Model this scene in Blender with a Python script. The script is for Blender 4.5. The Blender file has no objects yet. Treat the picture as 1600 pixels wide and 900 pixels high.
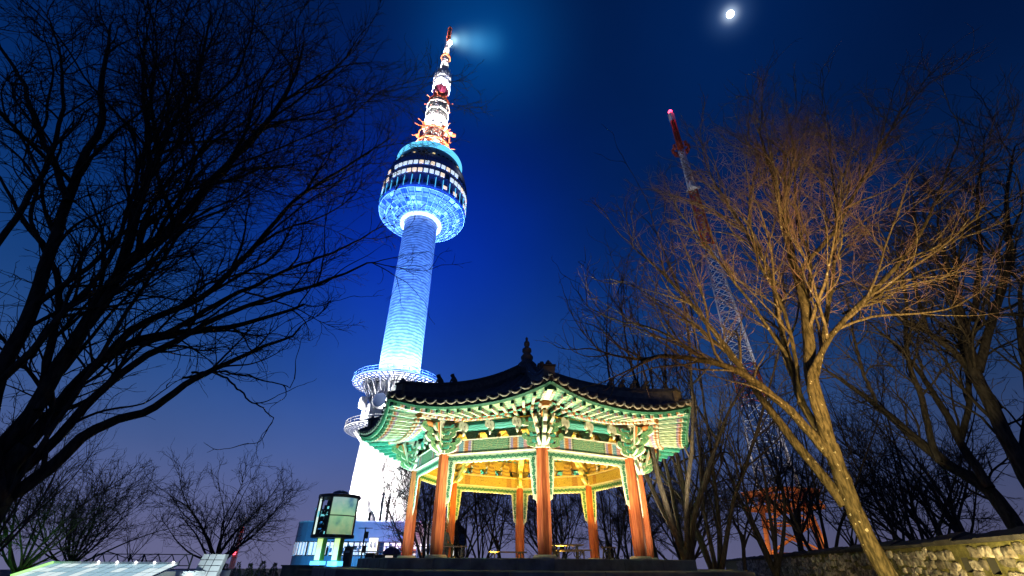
import bpy, math, random
import numpy as np
from mathutils import Vector, Matrix, Quaternion
PI = math.pi
def R(d): return math.radians(d)
sc = bpy.context.scene
COL = sc.collection

# ------------------------------------------------------------------ camera
FPX, PITCH, ROLL, EYE = 691.0, R(31.9), R(0.4), 1.5
cd = bpy.data.cameras.new('camera'); cam = bpy.data.objects.new('camera', cd); COL.objects.link(cam)
cd.sensor_width = 36.0; cd.lens = FPX / 1600 * 36; cd.clip_start = 0.05; cd.clip_end = 12000
CM = Matrix.Rotation(PI / 2 + PITCH, 3, 'X') @ Matrix.Rotation(ROLL, 3, 'Z')
cam.matrix_world = Matrix.Translation((0, 0, EYE)) @ CM.to_4x4()
sc.camera = cam
def ray(px, py): return CM @ Vector(((px - 800) / FPX, -(py - 450) / FPX, -1))
def at(px, py, Y):
    d = ray(px, py); p = d * (Y / d.y); return Vector((p.x, p.y, p.z + EYE))
def dir_to(px, py): return ray(px, py).normalized()

sc.view_settings.view_transform = 'Standard'; sc.view_settings.look = 'None'
sc.view_settings.gamma = 1; sc.view_settings.exposure = 0.0; sc.view_settings.use_curve_mapping = False
sc.cycles.use_denoising = True
sc.cycles.max_bounces = 5; sc.cycles.diffuse_bounces = 3; sc.cycles.glossy_bounces = 2; sc.cycles.transmission_bounces = 4
sc.cycles.transparent_max_bounces = 8; sc.cycles.sample_clamp_indirect = 4; sc.cycles.volume_bounces = 0

# ------------------------------------------------------------------ night sky
MOON_DIR = dir_to(1141, 22)
moon_el = math.asin(MOON_DIR.z); moon_az = math.atan2(MOON_DIR.x, MOON_DIR.y)
TOWER_DIR = dir_to(648, 420); BEACON_DIR = dir_to(760, 66)
def make_world():
    w = bpy.data.worlds.new('World'); sc.world = w; w.use_nodes = True
    nt = w.node_tree; nt.nodes.clear(); N = nt.nodes.new; L = nt.links.new
    out = N('ShaderNodeOutputWorld'); add = N('ShaderNodeAddShader')
    bg = N('ShaderNodeBackground'); bg2 = N('ShaderNodeBackground')
    sky = N('ShaderNodeTexSky'); sky.sky_type = 'NISHITA'; sky.sun_disc = False
    sky.sun_elevation = R(-6.0); sky.sun_rotation = moon_az
    L(sky.outputs[0], bg2.inputs[0]); bg2.inputs[1].default_value = 0.05
    tc = N('ShaderNodeTexCoord'); nrm = N('ShaderNodeVectorMath'); nrm.operation = 'NORMALIZE'
    L(tc.outputs['Generated'], nrm.inputs[0])
    sep = N('ShaderNodeSeparateXYZ'); L(nrm.outputs[0], sep.inputs[0])
    ramp = N('ShaderNodeValToRGB'); L(sep.outputs[2], ramp.inputs[0])
    cr = ramp.color_ramp; cr.interpolation = 'B_SPLINE'
    stops = [(0.0, (.142, .142, .270)), (.07, (.118, .130, .275)), (.18, (.058, .110, .295)), (.32, (.012, .070, .255)),
             (.52, (.0012, .024, .135)), (.72, (.0006, .013, .078)), (.90, (.0005, .010, .060)), (1, (.0004, .007, .045))]
    cr.elements[0].position = 0; cr.elements[0].color = (*stops[0][1], 1)
    cr.elements[1].position = 1; cr.elements[1].color = (*stops[-1][1], 1)
    for p, c in stops[1:-1]:
        e = cr.elements.new(p); e.color = (*c, 1)
    last = ramp.outputs[0]
    # darker towards the east of the frame (far from the lit plaza)
    mp = N('ShaderNodeMapRange'); L(sep.outputs[0], mp.inputs[0])
    mp.inputs[1].default_value = .05; mp.inputs[2].default_value = .75; mp.inputs[3].default_value = 1.0; mp.inputs[4].default_value = .52
    mul = N('ShaderNodeVectorMath'); mul.operation = 'SCALE'; L(last, mul.inputs[0]); L(mp.outputs[0], mul.inputs['Scale']); last = mul.outputs[0]
    # glow of the floodlit tower, its beacon and the moon in the night air
    for d, power, col in ((TOWER_DIR, 22, (.0, .003, .24)), (BEACON_DIR, 130, (.0, .042, .16)), (MOON_DIR, 2600, (.03, .07, .15)), (MOON_DIR, 16000, (.5, .6, .7)), (dir_to(709, 63), 30000, (.5, .8, .9)), (dir_to(722, 64), 9000, (.12, .30, .40)), (dir_to(742, 66), 5000, (.04, .18, .30)), (dir_to(765, 68), 3000, (.01, .09, .18)), (MOON_DIR, 60, (.0, .006, .035))):
        dt = N('ShaderNodeVectorMath'); dt.operation = 'DOT_PRODUCT'; L(nrm.outputs[0], dt.inputs[0]); dt.inputs[1].default_value = d
        mx = N('ShaderNodeMath'); mx.operation = 'MAXIMUM'; L(dt.outputs['Value'], mx.inputs[0]); mx.inputs[1].default_value = 0
        pw = N('ShaderNodeMath'); pw.operation = 'POWER'; L(mx.outputs[0], pw.inputs[0]); pw.inputs[1].default_value = power
        s2 = N('ShaderNodeVectorMath'); s2.operation = 'SCALE'; s2.inputs[0].default_value = col; L(pw.outputs[0], s2.inputs['Scale'])
        ad = N('ShaderNodeVectorMath'); ad.operation = 'ADD'; L(last, ad.inputs[0]); L(s2.outputs[0], ad.inputs[1]); last = ad.outputs[0]
    # thin uneven veil of cloud
    nz = N('ShaderNodeTexNoise'); L(nrm.outputs[0], nz.inputs['Vector']); nz.inputs['Scale'].default_value = 2.2; nz.inputs['Detail'].default_value = 5
    m2 = N('ShaderNodeMapRange'); L(nz.outputs[0], m2.inputs[0]); m2.inputs[1].default_value = .3; m2.inputs[2].default_value = .7; m2.inputs[3].default_value = .86; m2.inputs[4].default_value = 1.12
    s3 = N('ShaderNodeVectorMath'); s3.operation = 'SCALE'; L(last, s3.inputs[0]); L(m2.outputs[0], s3.inputs['Scale'])
    L(s3.outputs[0], bg.inputs[0]); bg.inputs[1].default_value = 1.0
    L(bg.outputs[0], add.inputs[0]); L(bg2.outputs[0], add.inputs[1]); L(add.outputs[0], out.inputs[0])
make_world()
ml = bpy.data.lights.new('moonlight', 'SUN'); ml.energy = 0.06; ml.angle = R(.5); ml.color = (.8, .88, 1)
mo = bpy.data.objects.new('moonlight', ml); COL.objects.link(mo); mo.rotation_euler = MOON_DIR.to_track_quat('Z', 'Y').to_euler()

def spot(name, loc, target, watts, col, angle=60, blend=.6, radius=.15):
    l = bpy.data.lights.new(name, 'SPOT'); l.energy = watts; l.color = col; l.spot_size = R(angle); l.spot_blend = blend; l.shadow_soft_size = radius
    o = bpy.data.objects.new(name, l); COL.objects.link(o); o.location = loc
    o.rotation_euler = (Vector(loc) - Vector(target)).to_track_quat('Z', 'Y').to_euler(); return o

# ------------------------------------------------------------------ helpers
def link(o, parent=None):
    COL.objects.link(o)
    if parent: o.parent = parent
    return o
def tag(o, label=None, cat=None, group=None, kind=None):
    if label: o['label'] = label
    if cat: o['category'] = cat
    if group: o['group'] = group
    if cat and not kind: kind = 'thing'
    if kind: o['kind'] = kind
    return o
def empty(name, loc=(0, 0, 0), rz=0, label=None, cat=None, group=None):
    o = bpy.data.objects.new(name, None); o.empty_display_size = .3; link(o); o.location = loc; o.rotation_euler = (0, 0, rz)
    return tag(o, label, cat, group)

class MB:
    """collects shapes for one mesh"""
    def __init__(s): s.v = []; s.f = []; s.m = []; s.sm = []
    def add(s, vs, fs, mi=0, smooth=False, M=None):
        b = len(s.v)
        for p in vs: s.v.append(tuple(M @ Vector(p)) if M is not None else tuple(p))
        for f in fs: s.f.append([i + b for i in f]); s.m.append(mi); s.sm.append(smooth)
    def box(s, c, d, mi=0, M=None, taper=1.0):
        x, y, z = d[0] / 2, d[1] / 2, d[2] / 2
        vs = [(c[0] + sx * x * (taper if sz > 0 else 1), c[1] + sy * y * (taper if sz > 0 else 1), c[2] + sz * z) for sz in (-1, 1) for sx, sy in ((-1, -1), (1, -1), (1, 1), (-1, 1))]
        s.add(vs, [(3, 2, 1, 0), (4, 5, 6, 7), (0, 1, 5, 4), (1, 2, 6, 5), (2, 3, 7, 6), (3, 0, 4, 7)], mi, False, M)
    def beam(s, a, b, w, h, mi=0, up=(0, 0, 1)):
        a = Vector(a); b = Vector(b); t = (b - a).normalized(); r = t.cross(Vector(up))
        if r.length < 1e-4: r = t.cross(Vector((1, 0, 0)))
        r.normalize(); u = r.cross(t)
        vs = [p + r * (sx * w / 2) + u * (sz * h / 2) for p in (a, b) for sx, sz in ((-1, -1), (1, -1), (1, 1), (-1, 1))]
        s.add(vs, [(3, 2, 1, 0), (4, 5, 6, 7), (0, 1, 5, 4), (1, 2, 6, 5), (2, 3, 7, 6), (3, 0, 4, 7)], mi)
    def tube(s, pts, rad, n=8, mi=0, smooth=True, cap=True, closed=False):
        pts = [Vector(p) for p in pts]; N = len(pts)
        if not hasattr(rad, '__len__'): rad = [rad] * N
        ref = None; vs = []
        for i, p in enumerate(pts):
            if closed: t = pts[(i + 1) % N] - pts[i - 1]
            else: t = pts[min(i + 1, N - 1)] - pts[max(i - 1, 0)]
            t = t.normalized()
            if ref is None:
                ref = t.orthogonal().normalized()
            ref = (ref - t * ref.dot(t)); ref = ref.normalized() if ref.length > 1e-5 else t.orthogonal().normalized()
            bn = t.cross(ref)
            for k in range(n):
                a = 2 * PI * k / n + (PI / n if n == 4 else 0)
                vs.append(p + (ref * math.cos(a) + bn * math.sin(a)) * rad[i])
        fs = []
        for i in range(N if closed else N - 1):
            j = (i + 1) % N
            for k in range(n): fs.append((i * n + k, i * n + (k + 1) % n, j * n + (k + 1) % n, j * n + k))
        if cap and not closed: fs += [tuple(reversed(range(n))), tuple((N - 1) * n + k for k in range(n))]
        s.add(vs, fs, mi, smooth)
    def lathe(s, prof, n=32, mi=0, c=(0, 0, 0), smooth=True, a0=0, a1=2 * PI):
        full = abs(a1 - a0 - 2 * PI) < 1e-6; m = n if full else n + 1; vs = []
        for r, z in prof:
            for k in range(m):
                a = a0 + (a1 - a0) * k / n; vs.append((c[0] + r * math.cos(a), c[1] + r * math.sin(a), c[2] + z))
        fs = []
        for i in range(len(prof) - 1):
            for k in range(n):
                k2 = (k + 1) % m; fs.append((i * m + k, i * m + k2, (i + 1) * m + k2, (i + 1) * m + k))
        s.add(vs, fs, mi, smooth)
    def prism(s, poly, y0, y1, mi=0, mside=None, M=None):
        """polygon in xz, extruded along y"""
        n = len(poly); vs = [(x, y0, z) for x, z in poly] + [(x, y1, z) for x, z in poly]
        s.add(vs, [tuple(range(n)), tuple(reversed(range(n, 2 * n)))], mi, False, M)
        s.add(vs, [(i, i + n, (i + 1) % n + n, (i + 1) % n) for i in range(n)], mi if mside is None else mside, False, M)
    def ribbon(s, path, wid, th, M=None, mi=0, medge=1):
        """flat curled ribbon in the xz plane: side faces mi, edge faces medge"""
        n = len(path); Lp = []; Rp = []
        for i in range(n):
            a = path[max(i - 1, 0)]; b = path[min(i + 1, n - 1)]; tx, tz = b[0] - a[0], b[1] - a[1]; l = math.hypot(tx, tz) or 1
            nx, nz = -tz / l, tx / l; w = wid[i] if hasattr(wid, '__len__') else wid
            Lp.append((path[i][0] + nx * w, path[i][1] + nz * w)); Rp.append((path[i][0] - nx * w, path[i][1] - nz * w))
        vs = [(x, -th, z) for x, z in Lp] + [(x, -th, z) for x, z in Rp] + [(x, th, z) for x, z in Lp] + [(x, th, z) for x, z in Rp]
        f1 = []; f2 = []
        for i in range(n - 1):
            f1 += [(i, i + 1, n + i + 1, n + i), (2 * n + i, 3 * n + i, 3 * n + i + 1, 2 * n + i + 1)]
            f2 += [(i, 2 * n + i, 2 * n + i + 1, i + 1), (n + i, n + i + 1, 3 * n + i + 1, 3 * n + i)]
        f2 += [(0, n, 3 * n, 2 * n), (n - 1, 3 * n - 1, 4 * n - 1, 2 * n - 1)]
        s.add(vs, f1, mi, False, M); s.add(vs, f2, medge, False, M)
    def mesh(s, name, mats):
        me = bpy.data.meshes.new(name); me.from_pydata(s.v, [], s.f)
        for m in (mats if isinstance(mats, (list, tuple)) else [mats]): me.materials.append(m)
        me.polygons.foreach_set('material_index', s.m); me.polygons.foreach_set('use_smooth', s.sm); me.update(); return me
    def build(s, name, mats, parent=None, loc=None, rz=None):
        o = bpy.data.objects.new(name, s.mesh(name, mats)); link(o, parent)
        if loc is not None: o.location = loc
        if rz is not None: o.rotation_euler = (0, 0, rz)
        return o
def put(name, me, parent=None, loc=(0, 0, 0), rz=0):
    o = bpy.data.objects.new(name, me); link(o, parent); o.location = loc; o.rotation_euler = (0, 0, rz); return o
def np_mesh(name, V, Q, mat, smooth=True):
    me = bpy.data.meshes.new(name); me.vertices.add(len(V)); me.vertices.foreach_set('co', np.ascontiguousarray(V, dtype=np.float32).ravel())
    nq = len(Q); me.loops.add(nq * 4); me.polygons.add(nq)
    me.loops.foreach_set('vertex_index', np.ascontiguousarray(Q, dtype=np.int32).ravel())
    me.polygons.foreach_set('loop_start', np.arange(nq, dtype=np.int32) * 4)
    me.polygons.foreach_set('use_smooth', np.full(nq, smooth)); me.update(calc_edges=True); me.validate()
    me.materials.append(mat); return me

# ------------------------------------------------------------------ materials
def newmat(name):
    m = bpy.data.materials.new(name); m.use_nodes = True; nt = m.node_tree; b = nt.nodes['Principled BSDF']; return m, nt, b
def pm(name, c1, c2=None, scale=6.0, rough=.7, bump=0.0, bscale=None, metal=0.0, coord='Object', spec=.3, detail=6):
    m, nt, b = newmat(name); N = nt.nodes.new; L = nt.links.new
    b.inputs['Roughness'].default_value = rough; b.inputs['Metallic'].default_value = metal; b.inputs['Specular IOR Level'].default_value = spec
    b.inputs['Base Color'].default_value = (*c1, 1)
    tc = N('ShaderNodeTexCoord')
    if c2:
        nz = N('ShaderNodeTexNoise'); nz.inputs['Scale'].default_value = scale; nz.inputs['Detail'].default_value = detail
        L(tc.outputs[coord], nz.inputs['Vector']); r = N('ShaderNodeValToRGB'); L(nz.outputs[0], r.inputs[0])
        r.color_ramp.elements[0].position = .35; r.color_ramp.elements[1].position = .65
        r.color_ramp.elements[0].color = (*c1, 1); r.color_ramp.elements[1].color = (*c2, 1); L(r.outputs[0], b.inputs['Base Color'])
    if bump:
        n2 = N('ShaderNodeTexNoise'); n2.inputs['Scale'].default_value = bscale or scale * 3; n2.inputs['Detail'].default_value = 5
        L(tc.outputs[coord], n2.inputs['Vector']); bp = N('ShaderNodeBump'); bp.inputs['Strength'].default_value = bump; bp.inputs['Distance'].default_value = .03
        L(n2.outputs[0], bp.inputs['Height']); L(bp.outputs[0], b.inputs['Normal'])
    return m
def glow(name, col, strength, base=(.8, .8, .8)):
    m, nt, b = newmat(name); b.inputs['Base Color'].default_value = (*base, 1)
    b.inputs['Emission Color'].default_value = (*col, 1); b.inputs['Emission Strength'].default_value = strength; return m
def glass(name, col, rough=.05, alpha=.35):
    m, nt, b = newmat(name); b.inputs['Base Color'].default_value = (*col, 1); b.inputs['Roughness'].default_value = rough
    b.inputs['Alpha'].default_value = alpha; b.inputs['Specular IOR Level'].default_value = .6; return m
def paint_bands(name, stops, motif, mscale=14., mamt=.45, axis=0, rough=.55):
    """painted timber: colour bands along the length with a fine ornament over them"""
    m, nt, b = newmat(name); N = nt.nodes.new; L = nt.links.new; b.inputs['Roughness'].default_value = rough
    tc = N('ShaderNodeTexCoord'); sp = N('ShaderNodeSeparateXYZ'); L(tc.outputs['Generated'], sp.inputs[0])
    r = N('ShaderNodeValToRGB'); r.color_ramp.interpolation = 'CONSTANT'; L(sp.outputs[axis], r.inputs[0]); cr = r.color_ramp
    cr.elements[0].position = 0; cr.elements[0].color = (*stops[0][1], 1); cr.elements[1].position = stops[1][0]; cr.elements[1].color = (*stops[1][1], 1)
    for p, c in stops[2:]:
        e = cr.elements.new(p); e.color = (*c, 1)
    vo = N('ShaderNodeTexVoronoi'); vo.inputs['Scale'].default_value = mscale; vo.feature = 'DISTANCE_TO_EDGE'; L(tc.outputs['Object'], vo.inputs['Vector'])
    wv = N('ShaderNodeTexWave'); wv.wave_type = 'RINGS'; wv.inputs['Scale'].default_value = mscale * .35; wv.inputs['Distortion'].default_value = 6; wv.inputs['Detail'].default_value = 2
    L(tc.outputs['Object'], wv.inputs['Vector'])
    mt = N('ShaderNodeMath'); mt.operation = 'LESS_THAN'; mt.inputs[1].default_value = .055; L(vo.outputs['Distance'], mt.inputs[0])
    mm = N('ShaderNodeMath'); mm.operation = 'MULTIPLY'; mm.inputs[1].default_value = mamt; L(mt.outputs[0], mm.inputs[0])
    mix = N('ShaderNodeMix'); mix.data_type = 'RGBA'; L(mm.outputs[0], mix.inputs[0]); L(r.outputs[0], mix.inputs[6]); mix.inputs[7].default_value = (*motif, 1)
    mx2 = N('ShaderNodeMix'); mx2.data_type = 'RGBA'; mx2.blend_type = 'MULTIPLY'; mx2.inputs[0].default_value = .55; L(mix.outputs[2], mx2.inputs[6]); L(wv.outputs[0], mx2.inputs[7])
    L(mx2.outputs[2], b.inputs['Base Color']); return m
def bark(name, c1, c2, patch=None):
    m, nt, b = newmat(name); N = nt.nodes.new; L = nt.links.new; b.inputs['Roughness'].default_value = .9; b.inputs['Specular IOR Level'].default_value = .15
    tc = N('ShaderNodeTexCoord'); mpn = N('ShaderNodeMapping'); mpn.inputs['Scale'].default_value = (6, 6, 1.6); L(tc.outputs['Object'], mpn.inputs[0])
    nz = N('ShaderNodeTexNoise'); nz.inputs['Scale'].default_value = 3; nz.inputs['Detail'].default_value = 7; L(mpn.outputs[0], nz.inputs['Vector'])
    r = N('ShaderNodeValToRGB'); L(nz.outputs[0], r.inputs[0]); r.color_ramp.elements[0].position = .38; r.color_ramp.elements[1].position = .64
    r.color_ramp.elements[0].color = (*c1, 1); r.color_ramp.elements[1].color = (*c2, 1); col = r.outputs[0]
    if patch:
        vo = N('ShaderNodeTexNoise'); vo.inputs['Scale'].default_value = 9; vo.inputs['Detail'].default_value = 3; L(tc.outputs['Object'], vo.inputs['Vector'])
        r2 = N('ShaderNodeValToRGB'); r2.color_ramp.elements[0].position = .66; r2.color_ramp.elements[1].position = .69; L(vo.outputs[0], r2.inputs[0])
        mix = N('ShaderNodeMix'); mix.data_type = 'RGBA'; L(r2.outputs[0], mix.inputs[0]); L(col, mix.inputs[6]); mix.inputs[7].default_value = (*patch, 1); col = mix.outputs[2]
    L(col, b.inputs['Base Color'])
    bp = N('ShaderNodeBump'); bp.inputs['Strength'].default_value = .7; bp.inputs['Distance'].default_value = .03; L(nz.outputs[0], bp.inputs['Height']); L(bp.outputs[0], b.inputs['Normal'])
    return m

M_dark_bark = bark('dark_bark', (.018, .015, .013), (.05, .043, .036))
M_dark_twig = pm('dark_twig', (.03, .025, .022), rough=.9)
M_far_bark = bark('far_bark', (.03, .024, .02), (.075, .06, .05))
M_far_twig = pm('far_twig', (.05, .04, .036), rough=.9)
M_lit_bark = bark('warm_bark', (.09, .065, .03), (.24, .175, .09), (.42, .37, .25)); M_dim_bark = bark('dimmed_bark', (.04, .031, .013), (.135, .10, .045), (.36, .30, .18))  # second bark darkened to stand in for weaker light on trunk and limbs
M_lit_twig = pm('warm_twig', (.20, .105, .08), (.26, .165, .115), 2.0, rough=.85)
M_stone = pm('terrace_stone', (.10, .095, .085), (.19, .18, .16), 2.5, .85, .4, 12)
M_stone_edge = pm('plinth_stone', (.42, .37, .28), (.52, .46, .36), 5, .8, .3)
M_ground = pm('ground_soil', (.03, .028, .022), (.06, .055, .04), .4, .95, .5, 3)
M_paving = pm('plaza_paving', (.12, .12, .12), (.17, .165, .16), 1.2, .8, .2)

# ------------------------------------------------------------------ ground: a hilltop that falls away to the city plain
def ground_z(x, y):
    d = math.hypot(x - 0, y - 55); k = max(0., (d - 105) / 330.); k = min(k, 1.); return -105 * (k * k * (3 - 2 * k)) - (max(0, d - 435) * .004)
gb = MB(); rings = [0, 15, 30, 50, 75, 100, 120, 140, 165, 200, 250, 310, 380, 460, 700, 1400, 3000, 7000]; na = 72; vs = [(0, 55, 0)]; fs = []
for r in rings[1:]:
    for k in range(na):
        a = 2 * PI * k / na; x = r * math.cos(a); y = 55 + r * math.sin(a); vs.append((x, y, ground_z(x, y)))
for k in range(na): fs.append((0, 1 + k, 1 + (k + 1) % na))
for i in range(len(rings) - 2):
    for k in range(na):
        a = 1 + i * na + k; b2 = 1 + i * na + (k + 1) % na; fs.append((a, a + na, b2 + na, b2))
gb.add(vs, fs, 0, True); tag(gb.build('ground', M_ground), kind='structure')
pb = MB(); pb.box((-12, 28, .004), (44, 62, .008)); tag(pb.build('plaza_pavement', M_paving), kind='structure')

# ------------------------------------------------------------------ moon
mb = MB(); mb.lathe([(34 * math.sin(a), 34 * math.cos(a)) for a in np.linspace(0, PI, 17)], 32)
mn = mb.build('moon', glow('moon_surface', (.86, .95, 1), 6.0)); mn.location = MOON_DIR * 5200
tag(mn, 'bright white moon high in the dark blue sky', 'moon')

# ================================================================== the octagonal pavilion
TEAL = (.055, .33, .25); CREAM = (.62, .56, .42); DGREEN = (.02, .10, .055); ORANGE = (.50, .15, .035); PINK = (.55, .26, .30); VIOLET = (.30, .22, .45); OCHRE = (.52, .33, .06)
M_column = bark('red_painted_timber', (.33, .075, .028), (.52, .15, .05)); M_column.node_tree.nodes['Mapping'].inputs['Scale'].default_value = (9, 9, .7); M_column.node_tree.nodes['Bump'].inputs['Strength'].default_value = .2; M_column.node_tree.nodes['Principled BSDF'].inputs['Roughness'].default_value = .55
M_teal = pm('teal_paint', (.05, .30, .22), (.08, .40, .30), 5, .55)
M_tealboard = paint_bands('painted_soffit', [(0, (.055, .29, .215)), (.5, (.055, .29, .215))], (.62, .55, .30), 11., .6)
M_frz = pm('pale_green_paint', (.28, .40, .27), (.40, .46, .32), 6, .6)
M_cream = pm('cream_paint', (.58, .52, .38), (.68, .62, .47), 7, .6)
M_dgreen = pm('dark_green_paint', DGREEN, (.03, .15, .08), 9, .6)
M_scroll = pm('green_scroll_paint', (.04, .22, .11), (.25, .36, .16), 14, .6)
M_orange = pm('orange_paint', (.52, .16, .04), (.60, .22, .06), 8, .6)
M_redline = pm('red_line_paint', (.42, .07, .03), rough=.6)
M_gold = pm('lamplit_ochre_timber', (.40, .27, .05), (.60, .43, .09), 4, .6, .1)  # ochre timber, its gold also standing in for yellow lamp light
M_goldboard = paint_bands('ochre_ceiling', [(0, (.46, .29, .06)), (.5, (.46, .29, .06))], (.22, .13, .03), 5., .5)
M_beam = paint_bands('painted_beam', [(0, TEAL), (.03, CREAM), (.05, ORANGE), (.10, PINK), (.14, (.10, .30, .42)), (.19, CREAM), (.205, ORANGE), (.25, VIOLET), (.28, CREAM), (.29, DGREEN), (.31, (.10, .26, .15)),
                                       (.69, DGREEN), (.71, CREAM), (.72, VIOLET), (.75, ORANGE), (.795, CREAM), (.81, (.10, .30, .42)), (.86, PINK), (.90, ORANGE), (.95, CREAM), (.97, TEAL)], (.55, .45, .20), 16., .5)
M_purlin = paint_bands('painted_purlin', [(0, CREAM), (.06, PINK), (.10, VIOLET), (.13, ORANGE), (.16, CREAM), (.19, TEAL), (.21, (.45, .40, .08)), (.225, (.07, .38, .32)),
                                          (.775, (.45, .40, .08)), (.79, TEAL), (.81, CREAM), (.84, ORANGE), (.87, VIOLET), (.90, PINK), (.94, CREAM)], (.5, .5, .3), 12., .12)
M_lattice = paint_bands('dark_lattice_paint', [(0, (.03, .11, .07)), (.5, (.03, .11, .07))], (.22, .24, .14), 22., .9)
M_innerbeam = paint_bands('lamplit_beam_gold', [(0, (.50, .34, .06)), (.06, (.62, .44, .09)), (.12, (.45, .24, .05)), (.2, (.56, .42, .08)), (.8, (.45, .24, .05)), (.88, (.62, .44, .09))], (.20, .12, .03), 18., .75)  # glow of the yellow interior lamps put into the board colour
M_rafter = paint_bands('painted_rafter', [(0, (.55, .50, .36)), (.07, ORANGE), (.12, CREAM), (.16, VIOLET), (.20, PINK), (.25, (.5, .42, .12)), (.31, CREAM), (.34, (.09, .38, .28)), (.9, (.09, .38, .28))], CREAM, 10., .15, axis=1)
M_flyer = paint_bands('painted_glare_rafter', [(0, (.03, .20, .12)), (.10, CREAM), (.13, ORANGE), (.17, PINK), (.21, VIOLET), (.25, (.44, .52, .37)), (.85, (.44, .52, .37))], (.12, .40, .28), 10., .2, axis=1)  # pale body stands in for floodlight glare on green paint
M_tile = pm('dark_roof_tile', (.05, .053, .062), (.10, .103, .112), 5, .7, .4, 14)
M_lip = pm('tile_lip', (.30, .27, .22), (.42, .38, .31), 8, .8, .2)
M_ridgeblock = pm('ridge_end_clay', (.17, .14, .10), (.24, .20, .14), 6, .85, .3)
M_hipface = pm('ridge_tile_face', (.09, .09, .095), (.17, .165, .16), 6, .8, .4, 12)

PCX, PCY, PRZ = .75, 20.0, R(3.5); FLOOR = 1.62
pav = empty('pavilion', (PCX, PCY, FLOOR), PRZ, 'octagonal Korean pavilion with orange red columns, painted green eaves and dark tiled roof', 'pavilion')
def h(H): return H - .12                     # heights measured from the eye -> from the pavilion floor
RC = 4.70; AP = RC * math.cos(PI / 8); HW = RC * math.sin(PI / 8)
def polar(r, i, z=0): a = PI / 4 * i; return Vector((r * math.sin(a), -r * math.cos(a), z))
def side_loc(k): a = PI / 4 * (k + .5); return (AP * math.sin(a), -AP * math.cos(a), 0), a
def side_mat(k): l, a = side_loc(k); return Matrix.Translation(l) @ Matrix.Rotation(a, 4, 'Z')

# columns
cb = MB(); n8 = 8
cb.lathe([(.205, .10), (.222, .5), (.222, 1.1), (.19, h(3.255))], 8, smooth=False); col_me = cb.mesh('column', M_column)
pbm = MB(); pbm.lathe([(.0, .0), (.36, .0), (.36, .05), (.30, .10), (0, .10)], 20, smooth=False); pl_me = pbm.mesh('plinth', M_stone_edge)
for i in range(8):
    c = put('column', col_me, pav, polar(RC, i), PI / 4 * i + PI / 8 + R(6)); put('plinth', pl_me, c, (0, 0, 0))

# tie beams
bb = MB(); bb.box((0, 0, h(3.45)), (2 * HW - .30, .26, .42)); beam_me = bb.mesh('tie_beam', M_beam)
tb = MB(); tb.box((0, 0, h(3.222)), (2 * HW - .36, .32, .030)); tb.box((0, 0, h(3.678)), (2 * HW - .1, .34, .030)); trim_me = tb.mesh('beam_trim', M_cream)

# carved frieze under the beam
def strip(mb, top, bot, th, mi, me):
    n = len(top); vs = [(x, -th, z) for x, z in top] + [(x, -th, z) for x, z in bot] + [(x, th, z) for x, z in top] + [(x, th, z) for x, z in bot]
    f = []; e = []
    for i in range(n - 1):
        f += [(i, n + i, n + i + 1, i + 1), (2 * n + i, 2 * n + i + 1, 3 * n + i + 1, 3 * n + i)]
        e += [(i, i + 1, 2 * n + i + 1, 2 * n + i), (n + i, 3 * n + i, 3 * n + i + 1, n + i + 1)]
    mb.add(vs, f, mi); mb.add(vs, e, me)
def s_curl(cx, cz, w, hh, flip=1, turns=1.3, n=9):
    pts = []
    for sgn in (-1, 1):
        seg = []
        for j in range(n):
            t = j / (n - 1); a = t * turns * PI * 1.5; r = (1 - t * .8)
            seg.append((cx + flip * sgn * w * .25 + flip * sgn * w * .27 * r * math.cos(a + PI), cz + sgn * hh * .3 * r * math.sin(a + PI)))
        pts = (list(reversed(seg)) + pts) if sgn < 0 else pts + seg
    return pts
fb = MB(); X1 = HW - .19; cell = .185; ncell = int(2 * X1 / cell); cell = 2 * X1 / ncell
xs = np.linspace(-X1, X1, ncell * 6 + 1)
top = [(x, h(3.203)) for x in xs]; bot = [(x, h(2.955) - .028 * abs(math.sin((x + X1) / cell * PI)) + .03 * (1 - (abs(x) / X1) ** 8)) for x in xs]
strip(fb, top, bot, .022, 2, 0)
fb.tube([(x, 0, z) for x, z in bot], .027, 5, 0); fb.tube([(x, 0, h(3.19)) for x in (-X1, X1)], .018, 5, 0)
for j in range(ncell):
    cx = -X1 + (j + .5) * cell
    fb.ribbon(s_curl(cx, h(3.078), cell, .20, 1 if j < ncell / 2 else -1), .021, .034, None, 1, 1)
for sg in (-1, 1):                            # the long pendants beside the columns
    zs = np.linspace(h(3.0), h(1.66), 40); inner = []; outer = []
    for q, z in enumerate(zs):
        t = q / 39; w = .235 * (1 - .55 * t ** 1.5) * (1 if t < .93 else max(.12, 1 - (t - .93) / .07))
        inner.append((sg * X1, z)); outer.append((sg * (X1 - w - .018 * abs(math.sin(q / 39 * 7 * PI))), z))
    if sg > 0: strip(fb, inner, outer, .022, 2, 0)
    else: strip(fb, outer, inner, .022, 2, 0)
    fb.tube([(x, 0, z) for x, z in outer], .018, 5, 0)
    ex, ez = outer[-1]; fb.tube([(ex + sg * .03 * math.cos(a) * (1 - a / 9), 0, ez - .03 + .04 * math.sin(a)) for a in np.linspace(0, 5, 9)], .014, 5, 0)
    for q in range(6):
        t = (q + .5) / 7; z = h(3.0) - t * 1.34; w = .235 * (1 - .55 * t ** 1.5)
        pts = [(sg * (X1 - w * .52) + (xx), z + zz) for zz, xx in s_curl(0, 0, .17, w * .95, 1 if q % 2 else -1)]
        fb.ribbon(pts, .018, .034, None, 1, 1)
frieze_me = fb.mesh('carved_frieze', [M_cream, M_dgreen, M_frz])

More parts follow.
